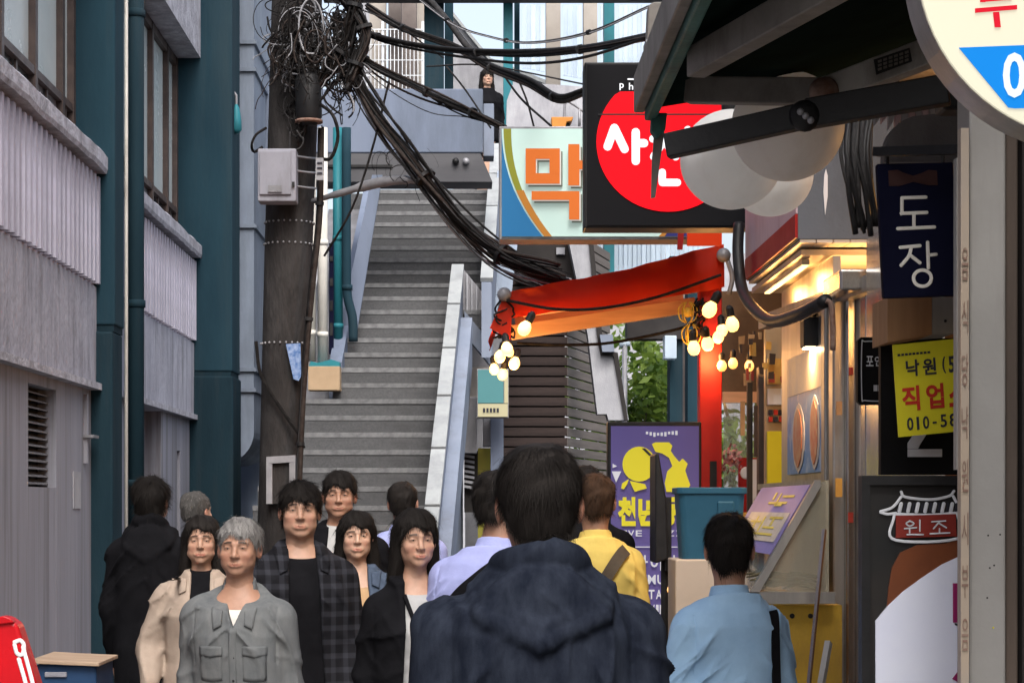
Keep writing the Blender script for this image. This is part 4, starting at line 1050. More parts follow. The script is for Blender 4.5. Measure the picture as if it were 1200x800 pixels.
strokes(PH, [[(720, 150), (712, 172)], [(720, 150), (732, 175)], [(745, 155), (745, 189)], [(746, 168), (755, 168)]], 10, d-.012, m_w)
strokes(PH, [[(765, 163), (790, 163)], [(778, 165), (766, 184)], [(778, 165), (792, 184)], [(806, 152), (806, 192)], [(776, 202), (776, 213)], [(776, 214), (794, 214)]], 9, d-.012, m_w)
for k, ch in enumerate('photo'):
    ptext(PH, ch, 726+k*11, 731+k*11, 98 - k*.6, 106 - k*.6, d-.002, m_w, .01)
strokes(PH, [[(736, 93), (748, 93), (752, 90), (758, 89), (764, 92), (768, 94)], [(750, 95), (756, 97), (762, 96)]], 1.8, d-.004, m_w, 'emblem')
for y in (272, 290):
    pass
MB().tube([P(872, 85, 10.1), P(905, 85, 10.1)], .02, 8).build('bracket', M['black'], PH); MB().tube([P(872, 255, 10.1), P(905, 255, 10.1)], .02, 8).build('bracket', M['black'], PH)
sr = thing('red_side_sign', 'small red sign tucked between the mint sign and the red awning', 'sign', P(825, 290, 11.3))
MB().pbox(806, 846, 268, 287, 11.35, .05).build('panel', em('side_red', (.75, .05, .01), .5), sr)
MB().pprism([(795, 268), (802, 268), (800, 292), (794, 292)], 11.34, .03).build('strip', M['red_paint'], sr)

# ------------------------------------------------------------------ white globe lanterns
m_gl = pm('lantern_paper', (.88, .89, .88), (.84, .85, .84), 3, .5, .05, dirt=(.68, .67, .63), dscale=8)
_n, _l = m_gl.node_tree.nodes, m_gl.node_tree.links
_tr = _n.new('ShaderNodeBsdfTranslucent'); _tr.inputs[0].default_value = (.80, .82, .82, 1); _mx = _n.new('ShaderNodeMixShader'); _mx.inputs[0].default_value = .55
_l.new(_n['Principled BSDF'].outputs[0], _mx.inputs[1]); _l.new(_tr.outputs[0], _mx.inputs[2]); _l.new(_mx.outputs[0], _n['Material Output'].inputs[0])
for (px, py, r, d, lab) in ((857, 187, 60, 6.35, 'white globe lantern hanging lowest beside the photo sign'), (923, 148, 66, 6.1, 'largest white globe lantern below the awning arm'), (903, 205, 50, 6.75, 'white globe lantern tucked behind the other two'), (893, 128, 40, 7.0, 'white globe lantern mostly hidden behind the awning arm')):
    rr_ = r*d/F; c = P(px, py, d)
    t = thing('globe_lantern', lab, 'lantern', c - Vector((0, 0, rr_)))
    MB().ball(c, rr_, 36, 24, (1, 1, .97)).build('globe', m_gl, t, smooth=True)
    MB().lathe([(.03, -.01), (.032, .025), (.01, .035)], c+Vector((0, 0, rr_*.97)), 12).build('cap', M['black'], t, smooth=True)
    MB().tube([c+Vector((0, 0, rr_)), c+Vector((.02, 0, rr_+.5))], .004, 6).build('cord', M['black'], t)

# ------------------------------------------------------------------ near green awning with folding arms
GA = thing('green_awning', 'dark green folding-arm awning seen from below', 'awning', (.9, 5, 2.7))
mb = MB(); bx0, bz = .51, 2.775
pts = []
for i in range(9):
    for j in range(7):
        u = i/8; v = j/6
        pts.append((bx0 + (1.62-bx0)*u, 4.2 + (1.85 + .35*u)*v, bz + .03 + .32*u - .025*math.sin(math.pi*u) - .01*v))
mb.v = pts
for i in range(8):
    for j in range(6): a = i*7+j; mb.f.append((a, a+7, a+8, a+1))
c_ = mb.build('canopy_cloth', M['green_cloth'], GA, smooth=True); c_.modifiers.new('thick', 'SOLIDIFY').thickness = .006
MB().box(bx0-.012, bx0+.022, 4.2, 6.0, bz-.03, bz+.04).build('front_bar', M['green_edge'], GA, bevel=.006)
MB().box(bx0-.045, bx0-.014, 4.2, 5.98, bz-.01, bz+.10).build('front_valance', M['arm_grey'], GA, bevel=.004)
MB().pprism([(764, 132), (782, 132), (780, 152), (770, 162), (763, 152)], 5.96, .05).build('bar_end', M['green_edge'], GA, bevel=.004)
MB().pprism([(767, 150), (779, 152), (773, 195), (768, 231), (763, 232), (764, 190)], 5.99, .012).build('hanging_flap', M['arm_grey'], GA)
def pbeam(a, b, w, h, mat, name='arm'): return MB().beam(P(*a), P(*b), w, h).build(name, mat, GA, bevel=.004)
pbeam((806, 106, 5.75), (966, 108, 5.55), .05, .072, M['arm_grey'])
pbeam((968, 108, 5.54), (1125, 48, 5.3), .05, .072, M['arm_pale'])
MB().ball(P(966, 108, 5.5), .042, 12, 8, (1, .7, 1)).build('arm_elbow', M['rust'], GA, smooth=True)
pbeam((815, 74, 5.15), (985, -22, 4.4), .05, .075, M['arm_grey'])
pbeam((781, 172, 5.2), (938, 137, 5.1), .045, .062, M['black'])
pbeam((946, 134, 5.1), (1112, 105, 5.0), .05, .072, M['black'])
MB().ball(P(943, 136, 5.08), .04, 12, 8, (1, .7, 1)).build('arm_elbow', M['black'], GA, smooth=True)
for k in range(3): MB().ball(P(938+k*6, 131+k*5, 5.03), .009, 8, 6).build('bolt', M['galv'], GA, smooth=True)
lbp = P(1045, 75, 5.36)
MB().pprism([(1024, 70), (1066, 56), (1069, 72), (1027, 88)], 5.345, .004).build('label_plate', M['black'], GA)
for r in range(3):
    for k in range(6):
        x = 1029+k*6.3; y = 71 + r*4.6 - k*2.1
        MB().pprism([(x, y), (x+4.2, y-1.4), (x+4.4, y+1.4), (x+.2, y+2.8)], 5.34, .003).build('print', M['arm_grey'], GA)
MB().pprism([(1108, 60), (1135, 50), (1140, 128), (1105, 128)], 5.05, .1).build('wall_bracket', M['black'], GA, bevel=.01)
fl2 = thing('flood_lamp', 'small grey floodlight at the end of the green awning bar', 'lamp', P(768, 60, 6.4))
MB().pprism([(760, 6), (766, 2), (780, 2), (774, 52), (758, 52)], 6.4, .08).build('housing', M['arm_grey'], fl2, bevel=.006)
MB().pbox(757, 772, 46, 54, 6.38, .10).build('bracket', M['galv'], fl2)

# ------------------------------------------------------------------ round lit sign
RS = thing('round_sign', 'round cream backlit sign with red lettering and blue phone band', 'sign', P(1290, 167, 3.6))
d = 3.6; cx, cy, r = 1290, -50, 217
circ = [(cx+r*math.cos(a), cy+r*math.sin(a)) for a in [2*math.pi*k/72 for k in range(72)]]
MB().pprism(circ, d+.005, .10).build('sign_box', M['steel_r'], RS)
circ2 = [(cx+(r-2.5)*math.cos(a), cy+(r-2.5)*math.sin(a)) for a in [2*math.pi*k/72 for k in range(72)]]
MB().pprism(circ2, d-.004, .008).build('sign_face', em('round_cream', (.84, .80, .62), .74, uneven=.06), RS)
m_rl = em('round_red', (.72, .01, .03), .7); m_bb = em('round_blue', (.005, .23, .72), .8); m_ww = em('round_white', (.75, .86, .88), .8)
poly(RS, [(1124, 56), (1330, 48), (1400, 120), (1190, 127), (1182, 126)], m_bb, d-.008, .003, 'phone_band')
for k, q in enumerate(([(1143, 10), (1192, 6), (1192, 11), (1143, 15)], [(1164, 14.5), (1171, 14), (1173, 32), (1166, 32)], [(1149, -30), (1155, -30), (1155, 2.5), (1149, 2.5)], [(1180, -30), (1186, -30), (1186, 0), (1180, 0)], [(1155, -16), (1180, -17), (1180, -12), (1155, -11)], [(1155, -3), (1180, -4.5), (1180, 0), (1155, 2)])):
    poly(RS, q, m_rl, d-.008 - k*.0005, .003, 'letter_stroke')
ptext(RS, '0', 1175, 1202, 62, 115, d-.009, m_ww, .02)
MB().beam(P(1290, -267, 3.66), P(1290, -420, 3.66), .04, .04).build('hanger', M['black'], RS)

# ------------------------------------------------------------------ posts, plates and signs at the near right
po = thing('aluminium_post', 'tall dull aluminium post with stains next to the shop signs', 'post', (X(1157, 4.6), 4.65, 0))
MB().box(X(1136, 4.6), X(1179, 4.6), 4.6, 4.72, 0, 2.62).build('post_shaft', M['post_alu'], po, bevel=.006)
for (x, y) in ((1158, 627), (1172, 626), (1160, 665), (1165, 662), (1157, 700), (1164, 735)):
    MB().ball(P(x, y, 4.6), .0022, 8, 5, (1, .4, 1)).build('stain', M['black'] if y < 730 else M['yellow'], po)
MB().box(X(1181, 4.6), X(1196, 4.6), 4.62, 4.75, 0, 2.7).build('timber_post', M['post_brown'], label='brown timber jamb right of the aluminium post', cat='post', bevel=.005)
MB().box(X(1198, 4.6), X(1290, 4.6), 4.60, 4.66, 0, 2.8).build('dark_shutter', M['dark'], label='dark shutter beside the brown timber jamb', cat='shutter')
vp = thing('vertical_sign_strip', 'narrow cream upright sign strip with stacked Korean letters on the post', 'sign', P(1130, 800, 4.58))
MB().box(X(1126, 4.57), X(1135.5, 4.57), 4.57, 4.60, Z(900, 4.57), Z(150, 4.57)).build('strip', pm('strip_cream', (.42, .34, .26), (.34, .29, .24), 3, .4, .03, dirt=(.3, .28, .27)), vp)
MB().box(X(1121, 4.6), X(1125.8, 4.6), 4.6, 4.63, Z(550, 4.6), Z(185, 4.6)).build('back_strip', M['post_alu'], vp)
m_faint = pm('faded_print', (.20, .12, .095), (.26, .19, .15), 30, .6, 0)
for k, ch in enumerate(('음', '식', '당', '낙', '원', '시', '부', '음')):
    ptext(vp, ch, 1127, 1134.5, 290+k*62, 290+k*62+38, 4.568, m_faint, 0.0, lift=.001, thick=.001)
br = thing('sign_bracket', 'black steel bracket bar holding the navy hanging sign', 'bracket', P(1170, 175, 4.9))
MB().beam(P(1026, 178, 5.0), P(1172, 174, 4.7), .02, .022).build('bar', M['black'], br)
NV = thing('navy_hanging_sign', 'navy hanging sign with two cream Korean letters', 'sign', P(1078, 348, 5.0))
d = 5.0
MB().pprism([(1028, 192), (1117, 190), (1123, 346), (1036, 349)], d, .03).build('panel', M['navy_sign'], NV, bevel=.003)
for x in (1040, 1105): MB().tube([P(x, 192, 5.01), P(x, 180, 5.01)], .004, 6).build('hook', M['black'], NV)
poly(NV, [(1041, 200), (1052, 199), (1058, 202), (1070, 206), (1082, 202), (1088, 199), (1098, 200), (1099, 217), (1088, 217), (1070, 213), (1054, 218), (1042, 218)], pm('emblem_brown', (.055, .022, .02), None, 8, .6, 0), d-.003, .003, 'emblem')
strokes(NV, [[(1057, 232), (1085, 231)], [(1057, 232), (1057, 249), (1058, 250), (1086, 249)], [(1071, 250), (1071, 267)], [(1052, 268), (1095, 266)]], 4.2, d-.002, M['sign_text'])
strokes(NV, [[(1055, 290), (1078, 288)], [(1068, 289), (1065, 300), (1056, 311)], [(1068, 300), (1078, 308)], [(1087, 284), (1088, 314)], [(1088, 299), (1097, 298)]], 4.2, d-.002, M['sign_text'])
strokes(NV, [[(1081+10.5*math.cos(a), 326+9.5*math.sin(a)) for a in [2*math.pi*k/12 for k in range(13)]]], 4.2, d-.002, M['sign_text'])
pw_ = thing('plywood_box', 'orange plywood box with white metal side above the yellow banner', 'box', P(1080, 400, 5.3))
MB().pprism([(1040, 348), (1092, 348), (1092, 392), (1040, 401)], 5.28, .2).build('wood_face', M['plywood'], pw_)
MB().pprism([(1092.5, 348), (1120, 348), (1120, 390), (1092.5, 392)], 5.281, .2).build('metal_face', M['post_alu'], pw_)
MB().ball(P(1108, 376, 5.28), .004, 8, 6).build('screw', M['black'], pw_)
YB = thing('yellow_banner', 'yellow job agency banner with red and black Korean lettering', 'sign', P(1085, 512, 5.2))
d = 5.2
def yq(u, v):   # tilted sheet
    tl, tr, bl = (1046, 404), (1150, 394), (1053, 512)
    return (tl[0]+(tr[0]-tl[0])*u+(bl[0]-tl[0])*v, tl[1]+(tr[1]-tl[1])*u+(bl[1]-tl[1])*v)
MB().pprism([yq(0, 0), yq(1, 0), yq(1, 1), yq(0, 1)], d, .006).build('sheet', M['yellow'], YB)
def ytext(s, u0, u1, v0, v1, mat, bold=.02, nm='letter'):
    u0 *= .94; u1 *= .94; a, b, c = yq(u0, v0), yq(u1, v0), yq(u0, v1); place_text(YB, s, (P(*a, d), P(*b, d), P(*c, d)), mat, bold, nm)
for ch, u0, u1 in (('낙', .14, .30), ('원', .34, .50), ('(', .575, .615), ('5', .65, .72)): ytext(ch, u0, u1, .18, .36, M['black_ink'], .025)
for ch, u0, u1 in (('직', .07, .28), ('업', .36, .57), ('소', .63, .84)): ytext(ch, u0, u1, .46, .73, M['red_ink'], .03)
for ch, u0, u1 in (('0', .11, .185), ('1', .225, .255), ('0', .30, .375), ('-', .415, .465), ('5', .51, .585), ('8', .62, .70)): ytext(ch, u0, u1, .80 if ch != '-' else .87, .94 if ch != '-' else .89, M['black_ink'], .02)
for k in range(9):
    MB().pprism([yq(.05+k*.042, .105), yq(.05+k*.042+.03, .105), yq(.05+k*.042+.03, .128), yq(.05+k*.042, .128)], d-.002, .002).build('small_print', M['black_ink'], YB)
B2 = thing('black_number_board', 'black board with a white numeral two behind the yellow banner', 'sign', P(1080, 558, 5.45))
MB().pbox(1032, 1136, 396, 556, 5.45, .03).build('panel', M['black_sign'], B2)
for k, q in enumerate(([(1064, 526), (1104, 526), (1104, 535), (1064, 535)], [(1064, 525.5), (1064, 519), (1078, 498), (1100, 470), (1110, 470), (1078, 521), (1076, 525.5)])):
    poly(B2, q, M['white_ink'], 5.444, .006, 'numeral_stroke')
B3 = thing('small_black_sign', 'small black sign with white outline and lettering by the steel column', 'sign', P(1022, 476, 6.4))
MB().pprism([(1005, 399), (1009, 395), (1040, 395), (1040, 474), (1009, 474), (1005, 470)], 6.4, .03).build('panel', M['black_sign'], B3)
for k, ch in enumerate('포인'): ptext(B3, ch, 1015+k*10, 1023.5+k*10, 417, 429, 6.396, M['white_ink'], .01)
for k in range(2): MB().pbox(1024+k*5, 1028+k*5, 451, 458, 6.396, .004).build('small_print', M['white_ink'], B3)
strokes(B3, [[(1038, 400), (1014, 400), (1010, 404), (1010, 464), (1014, 469), (1038, 470)]], 1.2, 6.397, M['white_ink'], 'outline')
BW = thing('restaurant_board', 'black framed restaurant board with tiled-roof emblem and white swoosh', 'sign', P(1080, 860, 5.1))
d = 5.1
for q in (rect(1010, 1160, 557, 568), rect(1010, 1020, 568, 900)):
    MB().pprism(q, d, .05).build('frame', M['black'], BW)
MB().pbox(1020, 1160, 568, 900, d+.022, .015).build('panel', M['board_dark'], BW)
arc = [(1026, 727), (1040, 710), (1058, 693), (1080, 677), (1104, 661), (1132, 648), (1160, 638)]
poly(BW, [(1039, 712), (1041, 690), (1045, 665), (1055, 647), (1075, 638), (1110, 636), (1160, 610), (1160, 640)] + arc[::-1][1:-1], M['board_brown'], d+.018, .004, 'brown_swoosh')
poly(BW, arc + [(1160, 900), (1026, 900)], M['board_white'], d+.012, .006, 'white_swoosh')
strokes(BW, [[(1048, 603), (1048, 632), (1124, 630), (1122, 602)]], 3.6, d+.014, M['white_ink'], 'emblem_line')
poly(BW, [(1050, 604), (1120, 602), (1121, 628), (1050, 630)], M['logo_red'], d+.012, .006, 'emblem_plate')
strokes(BW, [[(1056, 576), (1061, 582), (1090, 585), (1112, 581), (1118, 575)], [(1032, 599), (1046, 594), (1056, 582)], [(1117, 581), (1124, 592), (1138, 597)], [(1032, 600), (1040, 602), (1050, 601)], [(1050, 602), (1090, 603), (1126, 600)]], 3.4, d+.014, M['white_ink'], 'emblem_line')
for k in range(7):
    x = 1056 + k*10
    strokes(BW, [[(x, 590), (x-2, 599)]], 4.6, d+.016, M['white_ink'], 'roof_tile')
    strokes(BW, [[(x+5, 590), (x+4, 598)]], 2.6, d+.012, M['black_ink'], 'roof_gap')
strokes(BW, [[(1066, 610), (1062, 613), (1066, 616), (1071, 613), (1066, 610)], [(1060, 619), (1074, 618)], [(1066, 619), (1066, 624)], [(1078, 609), (1078, 622)], [(1063, 626), (1082, 626)]], 1.8, d+.009, M['white_ink'])
strokes(BW, [[(1092, 611), (1108, 610)], [(1101, 611), (1094, 619)], [(1101, 613), (1109, 618)], [(1101, 619), (1101, 624)], [(1090, 625), (1113, 624)]], 1.8, d+.009, M['white_ink'])
for q in (rect(1117, 1150, 683, 690), rect(1117, 1125, 690, 722), rect(1117, 1150, 722, 729), [(1116, 795), (1134, 772), (1140, 780), (1125, 800)]):
    poly(BW, q, M['magenta'], d+.008, .004, 'letter_stroke')
for s in ([(1120, 731), (1130, 734), (1148, 733)], [(1122, 802), (1130, 803)]):
    strokes(BW, [s], 2.5, d+.009, M['black_ink'])

# rolled dark net and pale striped boards behind the bracket
rn = thing('cable_roll', 'bundle of black cables and netting hanging beside the globe lanterns', 'cables', P(1015, 265, 6.9))
for k in range(14):
    x = 992 + k*2.4
    q = [P(x+random.uniform(-3, 3), 130, 6.9), P(x-4+random.uniform(-4, 4), 175, 6.85), P(x+random.uniform(-3, 5), 220, 6.85), P(x+8+random.uniform(-4, 6), 262+random.uniform(-8, 16), 6.9)]
    MB().tube(curve_pts(q, 14), .010 if k % 3 else .006, 6).build('cable', M['black'] if k % 4 else M['cable2'], rn, smooth=True)
pb2 = thing('striped_panel', 'stack of pale weathered strips above the bracket', 'panel', P(1060, 160, 5.8))
for k in range(9):
    MB().pprism([(1026+k*8, 108), (1033+k*8, 106), (1032+k*8, 140+random.uniform(-6, 4)), (1025+k*8, 150+random.uniform(-6, 4))], 5.8, .02).build('strip', M['fascia_pale'] if k % 2 else M['grey_light'], pb2)
ar = thing('roller_shutter_box', 'grey curved shutter box behind the black bracket', 'shutter', P(1080, 185, 5.7))
q = [(1036, 190)] + [(1036+ (1-math.cos(a))*45, 180-math.sin(a)*45) for a in [math.pi/2*k/6 for k in range(7)]] + [(1150, 128), (1150, 190)]
MB().pprism(q, 5.6, .05).build('shutter_end', M['grey_wall'], ar)

# ------------------------------------------------------------------ overhead cables
def cable_run(label, ctrl, n, spread, r, seed, sag=0.0, mats=('rubber', 'cable2', 'cable3', 'rubber'), loose=0.25, steps=40, ties=3):
    R_ = random.Random(seed)
    t = thing('cable_bundle', label, 'cables', ctrl[len(ctrl)//2])
    base = curve_pts(ctrl, steps)
    for k in range(n):
        ph = R_.uniform(0, 6.28); fr = R_.uniform(-1.6, 1.6); rad = spread*math.sqrt(R_.random()); ph2 = R_.uniform(0, 6.28); fr2 = R_.uniform(.5, 2.2)
        stray = R_.random() < .16; hang = R_.uniform(.02, .09) if stray else 0; pts = []
        for i, p in enumerate(base):
            u = i/steps; a = ph + fr*u*2
            w = rad*(1+loose*math.sin(fr2*u*6+ph2))
            pts.append(p + Vector((math.cos(a)*w*.7, math.sin(a+ph2)*w, math.sin(a)*w - hang*math.sin(math.pi*u)*(1+.4*math.sin(7*u+ph)))))
        rr = r*R_.choice((.45, .7, 1, 1.0, 1.7))
        MB().tube(pts, rr, 6).build('cable', M[mats[k % len(mats)]], t, smooth=True)
    for k in range(ties):
        i = int((k+.6)/ties*(steps-2)); p, p2 = base[i], base[i+1]; dv = (p2-p).normalized()
        MB().tube([p-dv*.012, p+dv*.012], spread*1.05+.006, 10).build('cable_tie', M['cable2'] if k % 2 else M['black'], t)
    return t
P1 = lambda x, y, d: P(x, y, d)
cable_run('thick frayed bundle of black cables falling from the pole to the red awning', [P(395, 20, 13.3), P(410, 75, 13.2), P(440, 130, 13.1), (P(478, 180, 13.0)), P(520, 235, 12.9), P(562, 280, 12.8), P(605, 308, 12.7), P(660, 328, 12.6)], 50, .060, .0072, 1, loose=.6, mats=('rubber', 'cable2', 'cable3', 'rubber', 'cablew', 'cable3', 'cable2'))
cable_run('cable bundle stretched from the pole to the corner of the mint sign', [P(405, 55, 13.3), P(440, 78, 13.2), P(500, 108, 13.0), P(545, 128, 12.8), P(590, 150, 12.5)], 16, .026, .007, 2)
cable_run('sagging cable bundle crossing before the teal columns to the photo sign', [P(430, 8, 14), P(470, 32, 13.5), P(530, 55, 13), P(575, 80, 12.4), P(620, 97, 11.6), P(655, 116, 11), P(685, 108, 10.6)], 10, .02, .008, 3)
cable_run('dark cable bundle running level from the pole to the green awning', [P(400, 25, 13.4), P(450, 45, 13.1), P(520, 58, 12.5), P(600, 63, 11.4), P(680, 58, 10), P(770, 42, 8.4)], 9, .018, .008, 4)
cable_run('pale thin cable bundle looping above the footbridge', [P(480, -10, 13.5), P(530, 27, 13), P(570, 42, 12.6), P(620, 50, 12), P(690, 38, 11.4), P(760, 8, 11)], 2, .008, .010, 5, mats=('cablew', 'cable2'))
cable_run('steep grey cable dropping across the sky to the bridge parapet', [P(495, -10, 13.6), P(525, 25, 13.4), P(548, 55, 13.2), P(580, 82, 13.0)], 3, .012, .012, 6, mats=('cable2', 'cablew'))
cable_run('bundle of brown cables climbing the utility pole to its top', [P(352, 160, 13.25), P(366, 110, 13.2), P(400, 60, 13.15), P(412, 20, 13.1), P(428, -60, 13.1)], 22, .05, .008, 8, mats=('cable3', 'rubber', 'cable3', 'cable2'))
cable_run('heavy trunk of dark cables hanging from the top right of the pole', [P(372, -40, 13.2), P(400, -5, 13.15), P(420, 20, 13.1), P(428, 45, 13.1), P(416, 75, 13.1), P(408, 100, 13.1)], 28, .05, .008, 18, mats=('rubber', 'cable3', 'rubber', 'cable2'))
cable_run('vertical bundle of black cables clipped down the pole', [P(376, 150, 13.28), P(374, 250, 13.3), P(366, 330, 13.3), P(358, 420, 13.3), P(352, 520, 13.3), P(350, 620, 13.3)], 6, .022, .010, 9)
# single wires
singles = [
    ('thin black wire slanting down before the bridge soffit', [P(456, 95, 13.1), P(436, 175, 13.1), P(412, 245, 13.1), P(380, 300, 13.2)], .008, 'rubber'),
    ('black wire loop hanging at the right of the splice closure', [P(372, 120, 13.2), P(390, 135, 13.1), P(396, 160, 13.1), P(388, 185, 13.1), P(374, 186, 13.2)], .012, 'rubber'),
    ('black wire loop beside the pale grey cabinet', [P(312, 150, 13.2), P(300, 158, 13.15), P(295, 170, 13.15), P(298, 178, 13.2), P(308, 172, 13.2)], .009, 'rubber'),
    ('black hose wrapping the lower pole diagonally', [P(300, 400, 13.35), P(306, 440, 13.33), P(330, 480, 13.31), P(350, 508, 13.31), P(356, 525, 13.32)], .012, 'rubber'),
    ('thin wire dropping past the woman on the bridge', [P(585, 80, 13), P(610, 115, 12.6), P(646, 148, 12.2)], .007, 'rubber'),
    ('thin wire falling in front of the bridge parapet end', [P(523, 78, 13.1), P(545, 105, 13), P(575, 150, 12.8)], .006, 'cable2'),
    ('pair wire slanting behind the mint sign edge', [P(607, 92, 12.6), P(618, 120, 12.5), P(626, 150, 12.4)], .006, 'rubber'),
    ('straight thin wire across the teal columns', [P(500, 78, 13), P(570, 77, 12.6), P(690, 100, 12)], .005, 'cable2'),
    ('fine wire arching over the white sky', [P(380, 0, 14), P(450, 22, 13.6), P(520, 68, 13.2)], .005, 'cable2'),
]
for lab, c, r, mt in singles:
    MB().tube(curve_pts(c, 20), r, 6).build('overhead_wire', M[mt], label=lab, cat='wire')
# frayed tangle on the pole
def tangle(label, cx, cy, sx, sy, n, seed, mats, r=.006, d=13.2):
    R_ = random.Random(seed); t = thing('wire_tangle', label, 'wires', P(cx, cy+sy, d))
    for g, mt in enumerate(mats):
        mb = MB()
        for k in range(n):
            x, y, dd = cx+R_.gauss(0, sx*.42), cy+R_.gauss(0, sy*.45), d+R_.uniform(-.14, .2)
            q = []
            if R_.random() < .5:            # slack coil
                ra, rb2, t0, tw = R_.uniform(4, sx*.75), R_.uniform(7, sy*.6), R_.uniform(0, 6.28), R_.uniform(2.5, 7)
                for j in range(9):
                    a = t0+tw*j/8; q.append(P(x+math.cos(a)*ra*(1+.1*j/8), y+math.sin(a)*rb2, dd+.012*j))
            else:                            # hanging strand
                x2, y2 = x+R_.gauss(0, sx*.5), y+R_.uniform(.2, 1.1)*sy; bow = R_.gauss(0, 9)
                for j in range(6):
                    u = j/5; q.append(P(x+(x2-x)*u+bow*math.sin(math.pi*u), y+(y2-y)*u+R_.uniform(0, 6)*math.sin(math.pi*u), dd))
            mb.tube(curve_pts(q, 26), r*R_.choice((.35, .5, .7, 1.1)), 5)
        o = mb.build('loose_wire', M[mt], t, smooth=True); o['kind'] = 'stuff'
tangle('wild tangle of pale and black telephone wires at the pole top', 355, 45, 32, 55, 55, 11, ('rubber', 'rubber', 'cablew', 'cable3', 'rubber'))
tangle('dense knot of wires bulging right of the pole', 398, 60, 22, 45, 50, 12, ('rubber', 'cable3', 'cablew', 'rubber'))
tangle('small spray of loose wire ends under the main bundle', 470, 180, 40, 40, 6, 13, ('rubber', 'cable2'), .003, 12.95)
tangle('dark clump of wires around the splice closure', 345, 120, 16, 30, 16, 14, ('rubber', 'cable2'), .006, 13.25)

# ------------------------------------------------------------------ people: distance-field bodies meshed with surface nets
f32 = np.float32
def surfnet(Fv, xs, ys, zs):
    ax = (np.asarray(xs), np.asarray(ys), np.asarray(zs)); sh = Fv.shape; cs = tuple(s-1 for s in sh)
    N = cs[0]*cs[1]*cs[2]; cnt = np.zeros(N); acc = np.zeros((N, 3)); crossings = []
    for a in range(3):
        s0 = [slice(None)]*3; s1 = [slice(None)]*3; s0[a] = slice(0, -1); s1[a] = slice(1, None)
        f0, f1 = Fv[tuple(s0)], Fv[tuple(s1)]
        cr = (f0 < 0) != (f1 < 0); idx = np.argwhere(cr); v0, v1 = f0[cr], f1[cr]; t = v0/(v0-v1)
        pos = np.empty((len(idx), 3))
        for c in range(3): pos[:, c] = ax[c][idx[:, c]]
        pos[:, a] += t*(ax[a][idx[:, a]+1]-ax[a][idx[:, a]])
        b, c = (a+1) % 3, (a+2) % 3; cells = []
        for (ob, oc) in ((-1, -1), (0, -1), (0, 0), (-1, 0)):
            ii = idx.copy(); ii[:, b] += ob; ii[:, c] += oc
            ok = (ii[:, b] >= 0) & (ii[:, c] >= 0) & (ii[:, b] < cs[b]) & (ii[:, c] < cs[c])
            fl = np.where(ok, (ii[:, 0]*cs[1]+ii[:, 1])*cs[2]+ii[:, 2], -1); cells.append(fl)
            g = fl[ok]
            cnt += np.bincount(g, minlength=N)
            for k in range(3): acc[:, k] += np.bincount(g, weights=pos[ok, k], minlength=N)
        q = np.stack(cells, 1); q = np.where((v0 < 0)[:, None], q, q[:, ::-1]); crossings.append(q[(q >= 0).all(1)])
    m = cnt > 0; vid = np.full(N, -1); vid[m] = np.arange(m.sum())
    return acc[m]/cnt[m][:, None], vid[np.concatenate(crossings)]

def np_mesh(name, V, Q, smooth=True):
    me = bpy.data.meshes.new(name); nq = len(Q)
    me.vertices.add(len(V)); me.vertices.foreach_set('co', np.asarray(V, f32).ravel())
    me.loops.add(nq*4); me.loops.foreach_set('vertex_index', np.asarray(Q, np.int32).ravel())
    me.polygons.add(nq); me.polygons.foreach_set('loop_start', np.arange(0, nq*4, 4, dtype=np.int32))
    me.update(calc_edges=True); me.validate()
    if smooth: me.shade_smooth()
    return me

def grid(b, h):
    return [np.arange(b[i], b[i+1]+h, h, dtype=f32) for i in (0, 2, 4)]
def og(g): return g[0][:, None, None], g[1][None, :, None], g[2][None, None, :]
def mesh_sdf(fn, b, h):
    g = grid(b, h); Fv = np.broadcast_to(fn(*og(g)), tuple(len(a) for a in g)); return surfnet(np.ascontiguousarray(Fv), *g)

def rc(x, y, z, a, b, ra, rb):
    a = np.array(a, f32); d = np.array(b, f32)-a; L = float(d@d)+1e-9
    t = np.clip(((x-a[0])*d[0]+(y-a[1])*d[1]+(z-a[2])*d[2])/L, 0, 1)
    return np.sqrt((x-a[0]-t*d[0])**2+(y-a[1]-t*d[1])**2+(z-a[2]-t*d[2])**2) - (ra+t*(rb-ra))
def el(x, y, z, c, r):
    X_, Y_, Z_ = (x-c[0])/r[0], (y-c[1])/r[1], (z-c[2])/r[2]
    k0 = np.sqrt(X_**2+Y_**2+Z_**2); k1 = np.sqrt((X_/r[0])**2+(Y_/r[1])**2+(Z_/r[2])**2)+1e-6
    return k0*(k0-1)/k1
def smin(a, b, k):
    h = np.clip(.5+.5*(b-a)/k, 0, 1); return b+(a-b)*h-k*h*(1-h)
def smax(a, b, k): return -smin(-a, -b, k)

